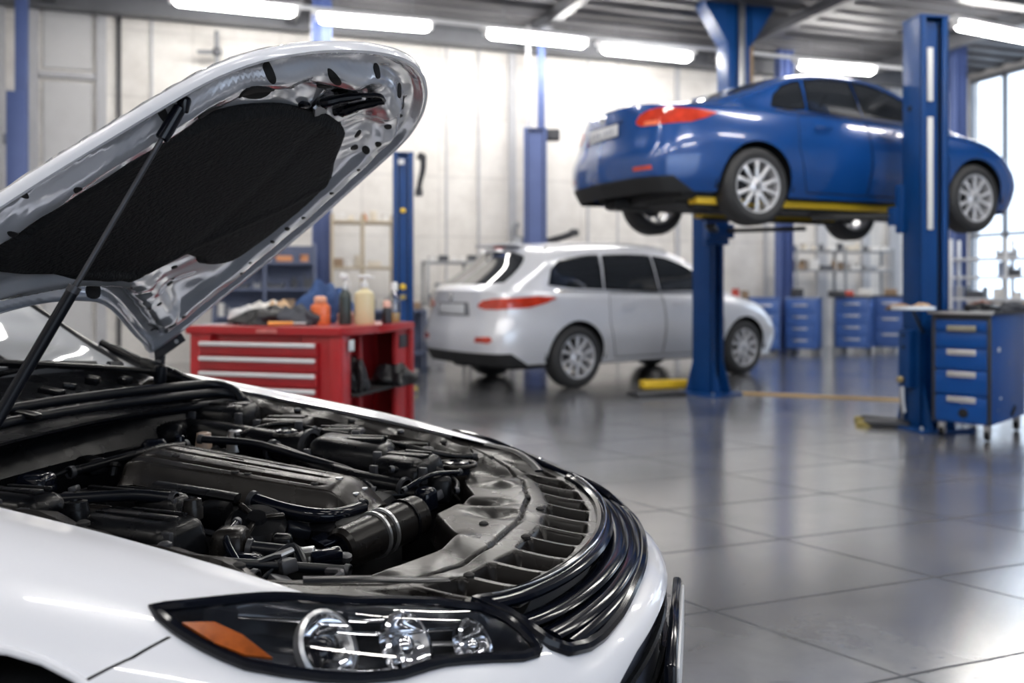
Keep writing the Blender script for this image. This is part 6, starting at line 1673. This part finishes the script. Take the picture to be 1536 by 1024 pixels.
# left, behind the red chest
t, M_, L_ = rack('blue grey shelf rack behind the bonnet and the red tool chest', 318, 474, 12.4, 12.7, [.35, .80, 1.20, 1.58], .5, M_rackb, back=True, top=1.85)
clutter(M_, L_, 1.58, .5, 'on the top shelf of the blue grey rack', 41, [0, 1, 7, 0], .20)
clutter(M_, L_, 1.20, .5, 'on the third shelf of the blue grey rack', 42, [2, 6, 2, 4], .24)
clutter(M_, L_, .80, .5, 'on the middle shelf of the blue grey rack', 43, [1, 2, 6, 1], .24)
t, M_, L_ = rack('tall thin shelf frame on the wall left of the yellow knobbed lift post', 496, 592, 13.0, 13.2, [1.52, 2.20], .35, M_rackt, top=2.3)
clutter(M_, L_, 2.20, .35, 'on the upper board of the thin shelf frame', 44, [1, 0, 7], .16)
clutter(M_, L_, 1.52, .35, 'on the lower board of the thin shelf frame', 45, [7, 5, 1], .18)
t, M_, L_ = rack('long dark blue workbench behind the red tool chest', 420, 640, 11.9, 12.3, [.30, .90], .6, M_rackb, name='workbench', cat='workbench', top=.9, back=True)
clutter(M_, L_, .90, .6, 'on the long dark blue workbench', 46, [2, 1, 4, 2, 6, 5], .26)
clutter(M_, L_, .30, .6, 'under the long dark blue workbench', 47, [1, 2, 6], .30)
t, M_, L_ = rack('narrow bench against the back wall beside the silver car tailgate', 640, 770, 13.6, 14.0, [.45, .98, 1.62], .45, M_rackg, top=1.64, name='workbench', cat='workbench')
clutter(M_, L_, .98, .45, 'on the bench beside the tailgate', 48, [2, 1, 0, 6, 2], .34)
clutter(M_, L_, 1.62, .45, 'on the top board beside the tailgate', 50, [2, 6, 1], .10)
clutter(M_, L_, .45, .45, 'on the lower board beside the tailgate', 49, [1, 2, 7], .3)
rag('dust_sheet', 'white sheet bundled on the floor between the blue post and the silver car', 'sheet', tuple(at(646, 13.1)), .3, (.36, .30, .80), mat('white_cloth', ()), 51)
# right, behind the lift
t, M_, L_ = rack('dark topped bench against the back wall just left of the far blue cabinets', 1082, 1138, 15.9, 16.15, [.30, 1.02], .45, M_cab2, name='workbench', cat='workbench', top=1.02, shelf_m=M_darkm)
clutter(M_, L_, 1.02, .45, 'on the bench under the raised car', 52, [2, 5, 3, 1, 6, 2], .30, 1.3)
t, M_, L_ = rack('tall open rack on the back wall under the raised car', 1194, 1342, 16.75, 17.25, [1.55, 1.92], .4, M_rackg, top=1.96)
clutter(M_, L_, 1.55, .4, 'on the lower board of the open rack', 53, [6, 1, 2, 5], .22)
clutter(M_, L_, 1.92, .4, 'on the upper board of the open rack', 54, [1, 2, 7], .14)
t, M_, L_ = rack('pale metal shelf rack by the tall windows', 1424, 1600, 13.6, 12.6, [.45, 1.05, 1.38, 1.66], .5, mat('rack_pale', (.62, .64, .68), rough=.35, metal=.4), top=1.95)
clutter(M_, L_, 1.38, .5, 'on the third shelf of the pale window rack', 55, [2, 6, 4, 2], .22, x0=.62)
clutter(M_, L_, 1.66, .5, 'on the top shelf of the pale window rack', 56, [2, 5, 6], .20, x0=.62)
clutter(M_, L_, 1.05, .5, 'on the second shelf of the pale window rack', 57, [2, 6, 5, 1], .26)
# small things on the far cabinets
for i, (px, Z, nm, cat, lb, m, sz) in enumerate((
    (1196, 16.0, 'storage_box', 'box', 'dark box on the dull blue cabinet behind the nose of the silver car', M_darkm, (.22, .16, .16)),
    (1255, 16.05, 'storage_box', 'box', 'long dark box on the pale topped blue cabinet', M_darkm, (.30, .18, .12)),
    (1272, 16.4, 'storage_box', 'box', 'red box on the blue cabinet in the middle of the back row', mat('box_red', ()), (.20, .15, .10)),
    (1298, 16.4, 'storage_box', 'box', 'pale box right of the red box on the far blue cabinet', mat('box_white', ()), (.24, .16, .13)),
    (1336, 16.55, 'storage_box', 'box', 'brown box on the far blue cabinet beside the lift column', mat('box_brown', ()), (.22, .16, .12)))):
    b = BM(); box(b, (0, 0, sz[2] / 2), sz, bev=.012); box(b, (0, -sz[1] / 2, sz[2] * .55), (sz[0] * .5, .01, sz[2] * .35))
    zt = {1196: 1.03, 1255: 1.03, 1272: 1.05, 1298: 1.05, 1336: 1.06}[px]
    o = mk(nm, b, m); o.location = tuple(at(px, Z, zt)); o.rotation_euler = (0, 0, R(-20)); tag(o, lb, cat)
